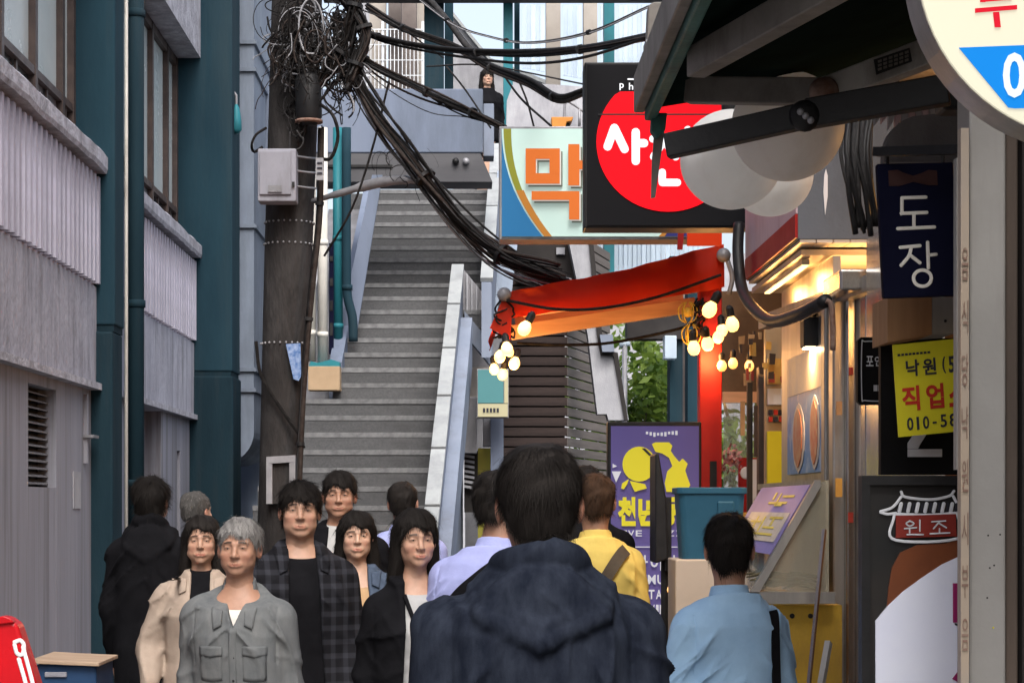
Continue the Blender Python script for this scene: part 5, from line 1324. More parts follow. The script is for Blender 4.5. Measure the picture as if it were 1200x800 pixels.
def head_sdf(fem):
    def f(x, y, z):
        ax = np.abs(x)
        d = el(x, y, z, (0, .016, 1.658), (.0745, .093, .094))
        d = smin(d, el(ax, y, z, (.026, .03, 1.672), (.050, .070, .074)), .02)
        jw = .058 if fem else .064
        d = smin(d, el(x, y, z, (0, -.022, 1.605), (jw, .066, .078)), .03)
        d = smin(d, el(ax, y, z, (.036, -.02, 1.578), (.026, .05, .035)), .025)        # jaw corners
        d = smin(d, el(x, y, z, (0, -.066, 1.543), (.021 if fem else .026, .02, .018)), .028)  # chin
        d = smin(d, el(ax, y, z, (.042, -.06, 1.612), (.02, .02, .017)), .022)           # cheekbones
        d = smin(d, rc(ax, y, z, (.008, -.083, 1.659), (.042, -.070, 1.660), .010, .009), .014)   # brow
        d = smax(d, -el(ax, y, z, (.031, -.098, 1.641), (.019, .0165, .0125)), .010)    # sockets
        d = smin(d, el(ax, y, z, (.031, -.0735, 1.640), (.0148, .0125, .0108)), .006)    # lids
        d = smax(d, -el(ax, y, z, (.031, -.094, 1.6395), (.0125, .012, .0038)), .003)   # slit
        d = smin(d, rc(x, y, z, (0, -.084, 1.650), (0, -.103, 1.610), .0075, .0115), .012)   # nose
        d = smin(d, el(ax, y, z, (.0115, -.094, 1.606), (.0085, .010, .0075)), .006)
        d = smax(d, -el(ax, y, z, (.0065, -.103, 1.5985), (.0035, .006, .004)), .003)
        d = smin(d, el(x, y, z, (0, -.081, 1.573), (.027, .012, .014)), .012)            # mouth mound
        d = smin(d, rc(ax, y, z, (.004, -.0955, 1.5765), (.020, -.0855, 1.5745), .0048, .003), .005)
        d = smin(d, rc(x, y, z, (-.012, -.0915, 1.567), (.012, -.0895, 1.567), .0052, .0052), .006)
        d = smax(d, -rc(ax, y, z, (0, -.0995, 1.5715), (.021, -.088, 1.5745), .0014, .001), .0025)
        ear = el(ax-.25*(y-.012)*(y > .0), y, z, (.081, .014, 1.628), (.0105, .020, .033))
        ear = smax(ear, -el(ax, y, z, (.089, .008, 1.631), (.009, .011, .020)), .004)
        d = smin(d, ear, .007)
        nr = .050 if fem else .058
        d = smin(d, rc(x, y, z, (0, .022, 1.40), (0, .016, 1.575), nr+.006, nr-.004), .025)
        return d
    return f
HEADS = {}
for fm in (False, True):
    V, Q = mesh_sdf(head_sdf(fm), (-.105, .105, -.125, .125, 1.42, 1.77), .0036)
    col = np.tile(np.array([1, 1, 1, 1], f32), (len(V), 1))
    ax = np.abs(V[:, 0])
    lip = np.exp(-((V[:, 2]-1.5715)/.0065)**2)*(ax < .021)*(V[:, 1] < -.082)
    chk = np.exp(-((ax-.04)/.02)**2-((V[:, 2]-1.60)/.02)**2)*(V[:, 1] < -.04)
    earr = np.clip((ax-.074)/.01, 0, 1)
    for c, k in enumerate((.06, .42, .40)): col[:, c] *= 1-k*lip*(.9 if fm else .6)-(.14*chk+.16*earr)*(0, 1, 1)[c]
    bz = 1.6635 - .004*np.clip((ax-.03)/.02, 0, 1)
    br = np.exp(-((V[:, 2]-bz)/.0042)**2)*np.clip((ax-.012)/.004, 0, 1)*np.clip((.049-ax)/.006, 0, 1)*(V[:, 1] < -.05)
    col[:, :3] *= (1-.9*np.clip(br*1.6, 0, 1))[:, None]
    ey = np.exp(-((ax-.031)/.0125)**4-((V[:, 2]-1.6405)/.0040)**2)*(V[:, 1] < -.05)
    col[:, :3] *= (1-.72*ey)[:, None]
    HEADS[fm] = (V, Q, col)

def hand_sdf(x, y, z):
    d = el(x, y, z, (0, 0, -.048), (.017, .041, .055))
    d = smin(d, rc(x, y, z, (0, 0, .03), (0, 0, -.02), .026, .026), .02)
    for k, (oy, L) in enumerate(((-.029, .066), (-.0098, .076), (.0098, .072), (.028, .054))):
        a = np.array((0, oy, -.088)); b = a + np.array((.010, oy*.12, -.5*L)); c = b + np.array((.026, 0, -.42*L))
        d = smin(d, np.minimum(rc(x, y, z, a, b, .0092, .0085), rc(x, y, z, b, c, .0085, .0072)), .005)
    d = smin(d, np.minimum(rc(x, y, z, (.004, -.03, -.025), (.018, -.055, -.055), .012, .0105), rc(x, y, z, (.018, -.055, -.055), (.028, -.055, -.085), .0105, .0085)), .008)
    return d
HAND = mesh_sdf(hand_sdf, (-.04, .08, -.09, .07, -.20, .07), .0042)

PROF_M = [(.70, .170, .115, 0), (.82, .176, .125, .0), (.94, .176, .125, .005), (1.06, .165, .115, .0), (1.18, .172, .122, 0), (1.30, .186, .128, .005), (1.37, .178, .118, .012), (1.42, .145, .098, .018), (1.455, .10, .078, .02), (1.50, .066, .064, .02), (1.60, .06, .06, .018)]
PROF_F = [(.70, .165, .115, 0), (.82, .175, .125, .0), (.94, .168, .122, .005), (1.06, .135, .10, .0), (1.18, .145, .108, -.005), (1.28, .158, .125, -.012), (1.36, .155, .105, .008), (1.41, .128, .088, .018), (1.45, .088, .070, .02), (1.50, .058, .058, .02), (1.60, .053, .055, .018)]
def torso(x, y, z, prof, off, p=2.35):
    zz = np.array([q[0] for q in prof]); zc = np.asarray(z, np.float64)
    a = np.interp(zc, zz, [q[1] for q in prof]).astype(f32)+off; b = np.interp(zc, zz, [q[2] for q in prof]).astype(f32)+off; c = np.interp(zc, zz, [q[3] for q in prof]).astype(f32)
    r = (np.abs(x/a)**p+np.abs((y-c)/b)**p)**(1/p)
    return (r-1)*np.minimum(a, b)*.85

def fold_fn(seed, amp, freq=1.0, arms=()):
    r = np.random.default_rng(seed); ph = r.uniform(0, 6.28, 16)
    rdg = lambda t, p: (1-np.abs(np.sin(t)))**p
    def f(x, y, z):
        w = .9*np.sin(6*x+4.5*z+ph[0])+.8*np.sin(7*y-8*z+ph[1])+.4*np.sin(15*z+9*x+ph[2])
        m1 = np.clip(.5+.9*np.sin(7*z+5*x+4*y+ph[7]), 0, 1); m2 = np.clip(.5+.9*np.sin(6*x-8*z+7*y+ph[8]), 0, 1)
        sx = np.sign(x+1e-6)
        g = 1.0*rdg(freq*(15*x+6*y+7*z*sx)+1.1*w+ph[3], 3.5)*m1                 # long drape lines
        g = g + .8*rdg(freq*(17*z+13*np.abs(x)-7*y)+1.3*w+ph[4], 4)*m2           # diagonals
        g = g + .5*rdg(freq*(31*x+12*z+8*y)+1.5*w+ph[9], 4)*(1-m1)*m2
        s = .45*np.sin(freq*(12*x-6*z+9*y)+w+ph[5])+.35*np.sin(freq*(8*z+10*y)+w*1.2+ph[6])
        amp_ = amp*1.75
        d = amp_*(-g-.7*s)
        for (sh, e, wr) in arms:
            q = np.exp(-((x-e[0])**2+(y-e[1])**2+((z-e[2])*.75)**2)/.010)
            d = d - amp*1.5*q*rdg(26*(z-.5*y+.35*sx*x)+.8*w+ph[10], 2.5)
            q2 = np.exp(-((np.abs(x)-.155)**2*1.5+(z-1.29)**2)/.006)*(x*sh[0] > 0)
            d = d - amp*1.8*q2*rdg(24*(np.abs(x)*.9+z*.8)+.6*w+ph[11], 2.5)
        sm = np.exp(-((np.abs(x)-.176)/.004)**2)*(z < 1.41)*(z > 1.2)
        return np.clip(d, -amp*1.5, amp*1.3)+amp*.35*sm
    return f

DEF_ARM = ((.174, .012, 1.358), (.212, .035, 1.115), (.212, -.04, .88))
def arms_of(pose):
    out = []
    for s, nm in ((-1, 'r'), (1, 'l')):
        q = pose.get(nm) or DEF_ARM
        out.append([(s*a, b, c) for a, b, c in q])
    return out

def garment(prof, arms, off=.018, hem=.72, sleeve=1.0, sr=(.066, .056, .046), neck=1.50, necktilt=.25, fold=None, collar=None, opening=None, hood=None, k=.03, vneck=None, armw=0.0):
    """returns a distance function for an upper garment"""
    def f(x, y, z):
        d = torso(x, y, z, prof, off)
        hemd = hem-z-.0*x
        arm = None
        for sh, elb, wr in arms:
            ra, rb, rw = [q+armw for q in sr]
            if sleeve >= 1:
                e = np.array(elb)+(np.array(wr)-np.array(elb))*(sleeve-1 if sleeve < 2 else .97)
                a = rc(x, y, z, sh, elb, ra, rb)
                if sleeve > 1: a = smin(a, rc(x, y, z, elb, e, rb, rw), .02)
            else:
                e = np.array(sh)+(np.array(elb)-np.array(sh))*sleeve
                a = rc(x, y, z, sh, e, ra, ra*.98)
                dv = (np.array(elb)-np.array(sh)); dv = dv/np.linalg.norm(dv)
                a = smax(a, (x-e[0])*dv[0]+(y-e[1])*dv[1]+(z-e[2])*dv[2], .004)
            arm = a if arm is None else np.minimum(arm, a)
        xx = np.abs(x)
        yk = rc(xx, y, z, (.050, .022, 1.412), (arms[0][0][0]*-1*.86, .014, 1.368), .040+off*.5, .046+off*.7)
        d = smin(d, yk, .04)
        d = smax(d, hemd, .006)
        d = smin(d, arm, k)
        if fold is not None: d = d + fold(x, y, z)
        nk = (z-neck)-necktilt*(y-.02)
        d = smax(d, nk, .006)
        if hood:
            d = smin(d, hood(x, y, z), .012)
        if collar:
            d = np.minimum(d, collar(x, y, z))
        if opening:
            w0, w1, z0, z1 = opening
            w = np.interp(np.asarray(z, np.float64), [z0, z1], [w0, w1]).astype(f32)
            d = np.maximum(d, -np.maximum(np.abs(x)-w, y-.0))
        if vneck:
            zb, slope = vneck
            d = np.maximum(d, -np.maximum(np.abs(x)-(z-zb)*slope, np.maximum(y-.0, zb-z)))
        return d
    return f

def shirt_collar(r=.076, h0=1.452, h1=1.50, tilt=.35, gap=.03, th=.007, flare=.35):
    def f(x, y, z):
        zz = z-tilt*(y-.02)*1.0
        rr_ = np.sqrt(x**2+(y-.018)**2) - (r - flare*(zz-h0)) 
        d = np.maximum(np.abs(rr_)-th, np.maximum(h0-zz, zz-h1))
        return np.maximum(d, -np.maximum(np.abs(x)-gap, y))
    return f

def hood_fn(seed, big=1.0):
    def f(x, y, z):
        ax = np.abs(x); d = None
        # standing collar and nested U folds of the thrown-back hood
        zz = z-1.497-.32*(y-.02); rr_ = np.sqrt((x/1.05)**2+(y-.026)**2)-.083
        d = np.sqrt(rr_**2+(zz*.62)**2)-.020
        for k in range(4):
            u = k/3
            a = (.090+.052*u+.010*math.sin(seed+k), .045-.010*u, 1.492-.030*u); b = (.066+.050*u, .108+.030*u, 1.468-.056*u); c = (0, .122+.046*u, 1.450-.100*u+.006*math.sin(2*seed+k))
            r = (.020, .021, .022, .019)[k]*big
            t = np.minimum(rc(ax, y, z, a, b, r*.9, r), rc(ax, y, z, b, c, r, r*1.08))
            d = smin(d, t, .005)
        back = el(x, y, z, (0, .120, 1.425), (.120*big, .040, .085))
        d = smin(d, back, .006)
        w = np.sin(11*x+seed)+.7*np.sin(17*z-6*x+2*seed)
        return d - .006*(1-np.abs(np.sin(30*x+22*z*np.sign(x+1e-6)+1.2*w)))**3 + .003*np.sin(30*x+24*z+w)
    return f

def strand_mesh(V, Q, n, L, w, rng, crown, style, zfloor=None):
    T = V[Q]; c = T.mean(1); e1 = T[:, 2]-T[:, 0]; e2 = T[:, 3]-T[:, 1]; nn = np.cross(e1, e2); ar = np.linalg.norm(nn, axis=1)+1e-12
    pk = rng.choice(len(Q), n, p=ar/ar.sum()); N = nn[pk]/ar[pk][:, None]
    u = rng.random((n, 2)); p = T[pk, 0]+(T[pk, 1]-T[pk, 0])*u[:, :1]+(T[pk, 3]-T[pk, 0])*u[:, 1:]
    away = p-np.array(crown); t = away+np.array((0, 0, -.06))*style.get('down', 1)+rng.normal(0, .012, (n, 3))*style.get('mess', 1)
    t -= N*(t*N).sum(1)[:, None]; t /= np.linalg.norm(t, axis=1)[:, None]+1e-9
    Ls = (L*rng.uniform(.5, 1.15, n))[:, None]
    side = np.cross(N, t); W = w*rng.uniform(.6, 1.2, n)[:, None]
    fly = rng.random(n) < .07; Ls[fly] *= 1.6
    p0 = p-N*.004; lift = style.get('lift', .25)
    p1 = p0+(t+N*lift*rng.uniform(.3, 1.2, n)[:, None])*Ls*.5+side*rng.normal(0, .06, n)[:, None]*Ls
    p2 = p1+(t+np.array((0, 0, -.25))*style.get('down', 1)+N*lift*.3)*Ls*.5+side*rng.normal(0, .1, n)[:, None]*Ls
    VV = np.empty((n, 6, 3)); VV[:, 0] = p0-side*W; VV[:, 1] = p0+side*W; VV[:, 2] = p1-side*W*.8; VV[:, 3] = p1+side*W*.8; VV[:, 4] = p2-side*W*.15; VV[:, 5] = p2+side*W*.15
    b = np.arange(n)[:, None]*6
    QQ = np.concatenate([b+np.array([[0, 1, 3, 2]]), b+np.array([[2, 3, 5, 4]])])
    return VV.reshape(-1, 3), QQ

def hair_cap(style):
    g = style.get('grow', .014); fr = style.get('front', 1.70); na = style.get('nape', 1.555); lng = style.get('long')
    rnd = style.get('bump', .005)
    def f(x, y, z):
        gz = g*(np.clip((z-1.57)/.10, 0, 1)*.85+.15)
        d = el(x, y, z, (0, .018, 1.660), (.0745, .093, .094))
        d = smin(d, el(np.abs(x), y, z, (.026, .032, 1.674), (.050, .070, .074)), .02)-gz
        wv = np.sin(38*x+22*y+1.3*np.sin(30*z))
        d = d + rnd*(np.sin(60*x+30*y+wv)+np.sin(48*z+33*x+1+wv)+np.sin(55*y-40*z)+.6*np.sin(150*x+40*z+2*wv)+.6*np.sin(140*y-60*z+2*wv))*.5
        # lower back of the skull
        bk = smin(d, el(x, y, z, (0, .055, 1.60), (.062+g*.5, .045+g*.5, .055)), .03)
        zl = np.interp(np.asarray(y, np.float64), [-.12, -.055, -.03, .02, .10], [fr, fr-.02, 1.635+style.get('side', 0), 1.615+style.get('side', 0), na]).astype(f32)
        d = smax(bk, zl-z+.010*np.sin(70*x+3), .012)
        if lng:
            s = rc(np.abs(x), y, z, (.055, .03, 1.66), (.078, .035, lng), .045, .034)
            s = smin(s, rc(x, y, z, (0, .075, 1.66), (0, .085, lng), .06, .05), .03)
            s = s + .004*np.sin(90*x+40*y)
            s = smax(s, -(y+.045), .02)
            s = smax(s, -el(x, y, z, (0, -.06, 1.60), (.064, .075, .12)), .012)
            d = smin(d, s, .02)
        return d
    return f

def skin_mat(c=(.52, .30, .205)):
    m, n, l, b = _new('skin')
    at = n.new('ShaderNodeAttribute'); at.attribute_name = 'Col'
    col, fac, _ = noise_col(n, l, c, tuple(v*.86 for v in c), 35, detail=4)
    mx = n.new('ShaderNodeMix'); mx.data_type = 'RGBA'; mx.blend_type = 'MULTIPLY'; mx.inputs[0].default_value = 1
    l.new(col, mx.inputs[6]); l.new(at.outputs['Color'], mx.inputs[7]); l.new(mx.outputs[2], b.inputs['Base Color'])
    b.inputs['Roughness'].default_value = .5; b.inputs['Subsurface Weight'].default_value = .12
    b.inputs['Subsurface Radius'].default_value = (.012, .005, .003); b.inputs['Specular IOR Level'].default_value = .35
    return m
def hair_mat(c=(.008, .0068, .0062), c2=None, rough=.7):
    m, n, l, b = _new('hair')
    g = n.new('ShaderNodeNewGeometry'); r = n.new('ShaderNodeValToRGB')
    r.color_ramp.elements[0].color = (*c, 1); r.color_ramp.elements[1].color = (*(c2 or tuple(v*2.2 for v in c)), 1)
    l.new(g.outputs['Random Per Island'], r.inputs[0]); l.new(r.outputs[0], b.inputs['Base Color'])
    b.inputs['Roughness'].default_value = rough; b.inputs['Specular IOR Level'].default_value = .07
    return m
def eye_mat():
    m, n, l, b = _new('eye')
    tc = n.new('ShaderNodeTexCoord'); sp = n.new('ShaderNodeSeparateXYZ'); l.new(tc.outputs['Object'], sp.inputs[0])
    r = n.new('ShaderNodeValToRGB'); r.color_ramp.interpolation = 'CONSTANT'
    mr = n.new('ShaderNodeMapRange'); mr.inputs[1].default_value = -.0125; mr.inputs[2].default_value = .0125; l.new(sp.outputs['Y'], mr.inputs[0])
    r.color_ramp.elements[0].color = (.012, .007, .005, 1); r.color_ramp.elements[1].position = .34; r.color_ramp.elements[1].color = (.34, .30, .28, 1)
    l.new(mr.outputs[0], r.inputs[0]); l.new(r.outputs[0], b.inputs['Base Color']); b.inputs['Roughness'].default_value = .15
    return m
EYE_M = eye_mat(); EYE_MESH = MB().ball((0, 0, 0), .0122, 14, 10).mesh('eye'); EYE_MESH.materials.append(EYE_M); EYE_MESH.shade_smooth()
SKIN = {k: skin_mat(c) for k, c in (('a', (.42, .245, .17)), ('b', (.36, .20, .135)), ('c', (.48, .30, .215)))}
HAIR = {'black': hair_mat(), 'brown': hair_mat((.020, .012, .008), (.05, .028, .017)), 'grey': hair_mat((.02, .019, .018), (.22, .21, .20)), 'grizzled': hair_mat((.05, .047, .045), (.30, .29, .28))}

def cloth(name, c1, c2=None, scale=9, rough=.85, stretch=(1, 1, 1), weave=420, bump=.25, sheen=.0, lo=.35, hi=.65, plaid=None):
    m, n, l, b = _new(name)
    col, fac, mp = noise_col(n, l, c1, c2 or tuple(v*.78 for v in c1), scale, stretch, detail=7, lo=lo, hi=hi, rough=.65)
    tc = n.new('ShaderNodeTexCoord')
    if plaid:
        c3, per = plaid; sp = n.new('ShaderNodeSeparateXYZ'); l.new(tc.outputs['Object'], sp.inputs[0]); outs = []
        for ch in ('X', 'Z'):
            mu = n.new('ShaderNodeMath'); mu.operation = 'MULTIPLY'; mu.inputs[1].default_value = 6.2832/per; l.new(sp.outputs[ch], mu.inputs[0])
            si = n.new('ShaderNodeMath'); si.operation = 'SINE'; l.new(mu.outputs[0], si.inputs[0])
            gt = n.new('ShaderNodeMath'); gt.operation = 'GREATER_THAN'; gt.inputs[1].default_value = .35; l.new(si.outputs[0], gt.inputs[0]); outs.append(gt.outputs[0])
        ad = n.new('ShaderNodeMath'); ad.operation = 'ADD'; l.new(outs[0], ad.inputs[0]); l.new(outs[1], ad.inputs[1])
        hf = n.new('ShaderNodeMath'); hf.operation = 'MULTIPLY'; hf.inputs[1].default_value = .5; l.new(ad.outputs[0], hf.inputs[0])
        mx = n.new('ShaderNodeMix'); mx.data_type = 'RGBA'; l.new(hf.outputs[0], mx.inputs[0]); l.new(col, mx.inputs[6]); mx.inputs[7].default_value = (*c3, 1); col = mx.outputs[2]
    l.new(col, b.inputs['Base Color']); b.inputs['Roughness'].default_value = rough; b.inputs['Specular IOR Level'].default_value = .04
    b.inputs['Sheen Weight'].default_value = sheen
    v = n.new('ShaderNodeTexNoise'); v.inputs['Scale'].default_value = weave; l.new(tc.outputs['Object'], v.inputs['Vector'])
    v2 = n.new('ShaderNodeTexNoise'); v2.inputs['Scale'].default_value = 26; v2.inputs['Detail'].default_value = 4; l.new(tc.outputs['Object'], v2.inputs['Vector'])
    ad = n.new('ShaderNodeMath'); ad.operation = 'MULTIPLY_ADD'; ad.inputs[1].default_value = 5.0; l.new(v2.outputs['Fac'], ad.inputs[0]); l.new(v.outputs['Fac'], ad.inputs[2])
    bp = n.new('ShaderNodeBump'); bp.inputs['Strength'].default_value = bump; bp.inputs['Distance'].default_value = .002; l.new(ad.outputs[0], bp.inputs['Height'])
    mp2 = n.new('ShaderNodeMapping'); mp2.inputs['Rotation'].default_value = (.5, .6, .3); mp2.inputs['Scale'].default_value = (1, 1, .45); l.new(tc.outputs['Object'], mp2.inputs[0])
    v3 = n.new('ShaderNodeTexNoise'); v3.noise_type = 'RIDGED_MULTIFRACTAL'; v3.inputs['Scale'].default_value = 7; v3.inputs['Detail'].default_value = 2.5; v3.inputs['Distortion'].default_value = .6; l.new(mp2.outputs[0], v3.inputs['Vector'])
    bp2 = n.new('ShaderNodeBump'); bp2.inputs['Strength'].default_value = .8; bp2.inputs['Distance'].default_value = .013; l.new(v3.outputs['Fac'], bp2.inputs['Height']); l.new(bp.outputs[0], bp2.inputs['Normal']); l.new(bp2.outputs[0], b.inputs['Normal'])
    return m
C = {
 'navy': cloth('navy_denim_jacket', (.008, .0105, .018), (.030, .037, .054), 11, .85, (2.0, 2.0, .7), lo=.34, hi=.82),
 'black': cloth('black_cloth', (.0055, .0055, .0066), (.0088, .0088, .0105), 8),
 'beige': cloth('beige_jacket', (.36, .29, .235), (.30, .235, .19), 8),
 'greyshirt': cloth('washed_grey_shirt', (.1550, .1588, .1588), (.0887, .0963, .1025), 14, .9, (.8500, .8500, .3100), lo=.3, hi=.7),
 'plaid': cloth('black_plaid', (.009, .009, .011), (.012, .012, .014), 6, plaid=((.030, .031, .038), .055)),
 'denim': cloth('blue_denim', (.075, .10, .145), (.045, .062, .095), 12, stretch=(2, 2, .5)),
 'tan': cloth('tan_dress', (.40, .265, .15), (.33, .215, .12), 6),
 'lilac': cloth('lilac_shirt', (.33, .36, .62), (.28, .305, .54), 7),
 'yellowp': cloth('yellow_polo', (.62, .47, .13), (.54, .40, .105), 7),
 'bluep': cloth('light_blue_polo', (.30, .47, .66), (.255, .41, .60), 7),
 'grey_tee': cloth('grey_tee', (.36, .36, .36), (.31, .31, .31), 9),
 'white_tee': cloth('white_tee', (.62, .58, .54), (.55, .51, .47), 9),
 'trousers_dark': cloth('dark_trousers', (.0126, .0133, .0168), (.0189, .0196, .0238), 8),
 'trousers_khaki': cloth('khaki_trousers', (.20, .16, .115), (.16, .125, .09), 8),
 'jeans': cloth('jeans', (.035, .05, .085), (.06, .08, .12), 10, stretch=(2, 2, .5)),
 'brown_strap': cloth('brown_strap', (.085, .068, .05), (.065, .05, .037), 12),
 'shoe': pm('shoe_leather', (.02, .018, .017), (.03, .027, .025), 8, .45, .1),
}

def build_person(spec):
    """spec: px, ytop, d, rot (0 faces the camera), fem, garments, hair ..."""
    d = spec['d']; H = EYE + (VY-spec['ytop'])*d/F
    if 'H' in spec: H = spec['H']
    s = H/1.755; fem = spec.get('fem', False); prof = PROF_F if fem else PROF_M
    loc = (X(spec['px'], d), d, spec.get('z0', 0.0) if 'H' not in spec else spec['z0'])
    t = thing('person', spec['label'], 'person', loc, None, math.radians(spec.get('rot', 0)))
    wd = spec.get('wide', 1.0)
    t.scale = (s*wd, s*wd, s)
    hs_ = spec.get('hscale', .93)/wd
    arms = arms_of(spec.get('pose', {})); seed = spec.get('seed', 1); h = spec.get('res', .010); rng = np.random.default_rng(seed)
    sk = SKIN[spec.get('skin', 'a')]
    if fem:
        arms = [[(a*.88, b, c) for a, b, c in q] for q in arms]
    # ---- body
    def body(x, y, z):
        dd = torso(x, y, z, prof, -.010)
        for sh, e, w in arms:
            dd = smin(dd, smin(rc(x, y, z, sh, e, .047, .038), rc(x, y, z, e, w, .037, .026), .015), .03)
        ax = np.abs(x); yl = y
        dd = smin(dd, smin(rc(ax, yl, z, (.088, 0, .88), (.098, -.01, .48), .085, .052), rc(ax, yl, z, (.098, -.01, .48), (.10, .015, .08), .052, .036), .03), .03)
        dd = smin(dd, rc(ax, yl, z, (.10, .03, .035), (.105, -.12, .03), .034, .03), .03)
        return dd
    # neck is part of the head mesh; trim the body there
    yr = [q[1] for a in arms for q in a]; zr = [q[2] for a in arms for q in a]; xr = [abs(q[0]) for a in arms for q in a]
    ymin, ymax = min(-.2, min(yr)-.06), max(.2, max(yr)+.06); xm = max(.33, max(xr)+.08)
    V, Q = mesh_sdf(body, (-xm, xm, ymin, ymax, -.01, 1.52), .016)
    Vs, Qs = [V], [Q]; cols = [np.ones((len(V), 4), f32)]
    hv, hq, hc = HEADS[fem]; hr = math.radians(spec.get('head', 0)); nod = math.radians(spec.get('nod', 0))
    fv = rng.uniform((-.10, -.016, -.04, -.008, -.12, -.002), (.10, .016, .04, .008, .12, .002))
    if seed == 8: fv = fv*np.array((.6, .5, .2, .5, .4, 0))
    def head_xf(v):
        v = np.array(v, float)-np.array((0, .02, 1.50)); v0z = v[:, 2].copy(); nz = np.exp(-(v[:, 0]/.016)**2-((v0z-.11)/.028)**2)*(v[:, 1] < -.08); v[:, 1] -= fv[3]*nz; v[:, 0] *= 1+fv[4]*np.exp(-((v0z-.072)/.018)**2)*(v[:, 1] < -.06); v[:, 2] += fv[5]*np.exp(-((v0z-.16)/.02)**2)*(v[:, 1] < -.05); v[:, 0] *= 1+fv[2]*np.clip((v0z-.02)/.06, 0, 1); k = np.clip((v[:, 2]+.03)/.09, 0, 1)
        c, s_ = math.cos(nod), math.sin(nod); y, z = v[:, 1].copy(), v[:, 2].copy()
        yy = y*c-z*s_; zz_ = y*s_+z*c; v[:, 1] = y+(yy-y)*k; v[:, 2] = z+(zz_-z)*k
        a = hr*k; x, y = v[:, 0].copy(), v[:, 1].copy(); v[:, 0] = x*np.cos(a)-y*np.sin(a); v[:, 1] = x*np.sin(a)+y*np.cos(a)
        lowf = np.clip((.10-v0z)/.07, 0, 1)*k; v[:, 0] *= 1+fv[0]*lowf; v[:, 2] += fv[1]*lowf*.5
        v[:, :2] *= (1+(hs_-1)*k)[:, None]; v[:, 2] *= spec.get('hscale', .93)
        return v+np.array((0, .02, 1.50))
    off = sum(len(v) for v in Vs); Vs.append(head_xf(hv)); Qs.append(hq+off); cols.append(hc)
    for i, (sh, e, w) in enumerate(arms):
        v, q = HAND; sgn = 1 if i == 0 else -1       # palm toward the body
        v = v.copy()*np.array((sgn, 1, 1)); q = q if sgn > 0 else q[:, ::-1]
        dv = Vector(w)-Vector(e); hd = spec.get('hand_dir', {}).get('rl'[i])
        dv = Vector(hd) if hd else dv
        rot = Vector((0, 0, -1)).rotation_difference(dv.normalized()).to_matrix()
        if spec.get('hand_roll', {}).get('rl'[i]): rot = rot @ Matrix.Rotation(math.radians(spec['hand_roll']['rl'[i]]), 3, 'Z')
        v = v @ np.array(rot).T + np.array(w)
        off = sum(len(a) for a in Vs); Vs.append(v); Qs.append(q+off); cols.append(np.ones((len(v), 4), f32))
    me = np_mesh('body', np.concatenate(Vs), np.concatenate(Qs)); ca = me.color_attributes.new('Col', 'FLOAT_COLOR', 'POINT')
    ca.data.foreach_set('color', np.concatenate(cols).astype(f32).ravel())
    body_o = link('body', me, sk, t)
    for sx in (-1, 1):
        e = link('eye', EYE_MESH, None, t, head_xf(np.array([(sx*.031, -.0722, 1.6395)]))[0]); e.rotation_euler = (0, 0, hr); e.scale = (hs_, hs_, spec.get('hscale', .93))
    # ---- hair
    st = spec.get('hair', {}); hm = HAIR[st.get('col', 'black')]
    V, Q = mesh_sdf(hair_cap(st), (-.15, .15, -.14, .17, (st.get('long') or 1.53)-.06, 1.80), .0055)
    ho = link('hair', np_mesh('hair', head_xf(V), Q), hm, t)
    n = st.get('n', 2200)
    sv, sq = strand_mesh(V, Q, n, st.get('len', .04), st.get('w', .0013), rng, st.get('crown', (0, .05, 1.74)), st)
    so = link('hair_strands', np_mesh('hair_strands', head_xf(sv), sq), hm, ho); so['kind'] = 'stuff'
    # ---- clothes
    fns = []
    for g in spec['garments']:
        g = dict(g); nm, mt = g.pop('name'), g.pop('mat'); fo = g.pop('foldamp', .007); ff = g.pop('foldfreq', 1.0); lab = g.pop('label', None); gh = g.pop('h', h)
        fn = garment(prof, arms, fold=fold_fn(seed*7+len(fns), fo, ff, arms), **g); fns.append(fn)
        V, Q = mesh_sdf(fn, (-xm-.04, xm+.04, ymin-.05, ymax+.09, min(g.get('hem', .72)-.03, min(zr)-.05), 1.60), gh)
        o = link(nm, np_mesh(nm, V, Q), C[mt], t)
        if lab: o['label'] = lab
    lower = spec.get('lower', 'trousers_dark')
    if spec.get('skirt'):
        def tf(x, y, z):
            a = np.interp(np.asarray(z, np.float64), [.30, .75, .95, 1.06], [.27, .225, .19, .15]).astype(f32)
            ang = np.arctan2(y, x); r = np.sqrt(x**2+(y*1.25)**2)-a-.010*np.sin(ang*9+z*3)*np.clip((1.05-z)*2, 0, 1)
            return np.maximum(r, np.maximum(.30-z, z-1.06))
        V, Q = mesh_sdf(tf, (-.33, .33, -.3, .3, .27, 1.10), .014); link('skirt', np_mesh('skirt', V, Q), C[lower], t)
    else:
        ff = fold_fn(seed+50, .008)
        def tf(x, y, z):
            ax = np.abs(x); dd = rc(ax, y, z, (.092, .0, .90), (.102, -.01, .48), .102, .074)
            dd = smin(dd, rc(ax, y, z, (.102, -.01, .48), (.104, .012, .10), .074, .062), .03)
            dd = smin(dd, el(x, y, z, (0, .005, .95), (.178, .128, .11)), .03)+ff(x, y, z)
            return smax(dd, .045-z, .004)
        V, Q = mesh_sdf(tf, (-.30, .30, -.2, .2, .0, 1.10), .014); link('trousers', np_mesh('trousers', V, Q), C[lower], t)
    for sx in (-1, 1):
        def sf(x, y, z):
            dd = smin(rc(x, y, z, (sx*.10, .045, .05), (sx*.108, -.13, .042), .045, .04), rc(x, y, z, (sx*.10, .03, .06), (sx*.10, .02, .11), .045, .04), .03)
            return smax(dd, -z+.001, .004)
        V, Q = mesh_sdf(sf, (sx*.10-.07, sx*.10+.07, -.2, .12, -.015, .14), .012); link('shoe', np_mesh('shoe', V, Q), C['shoe'], t)
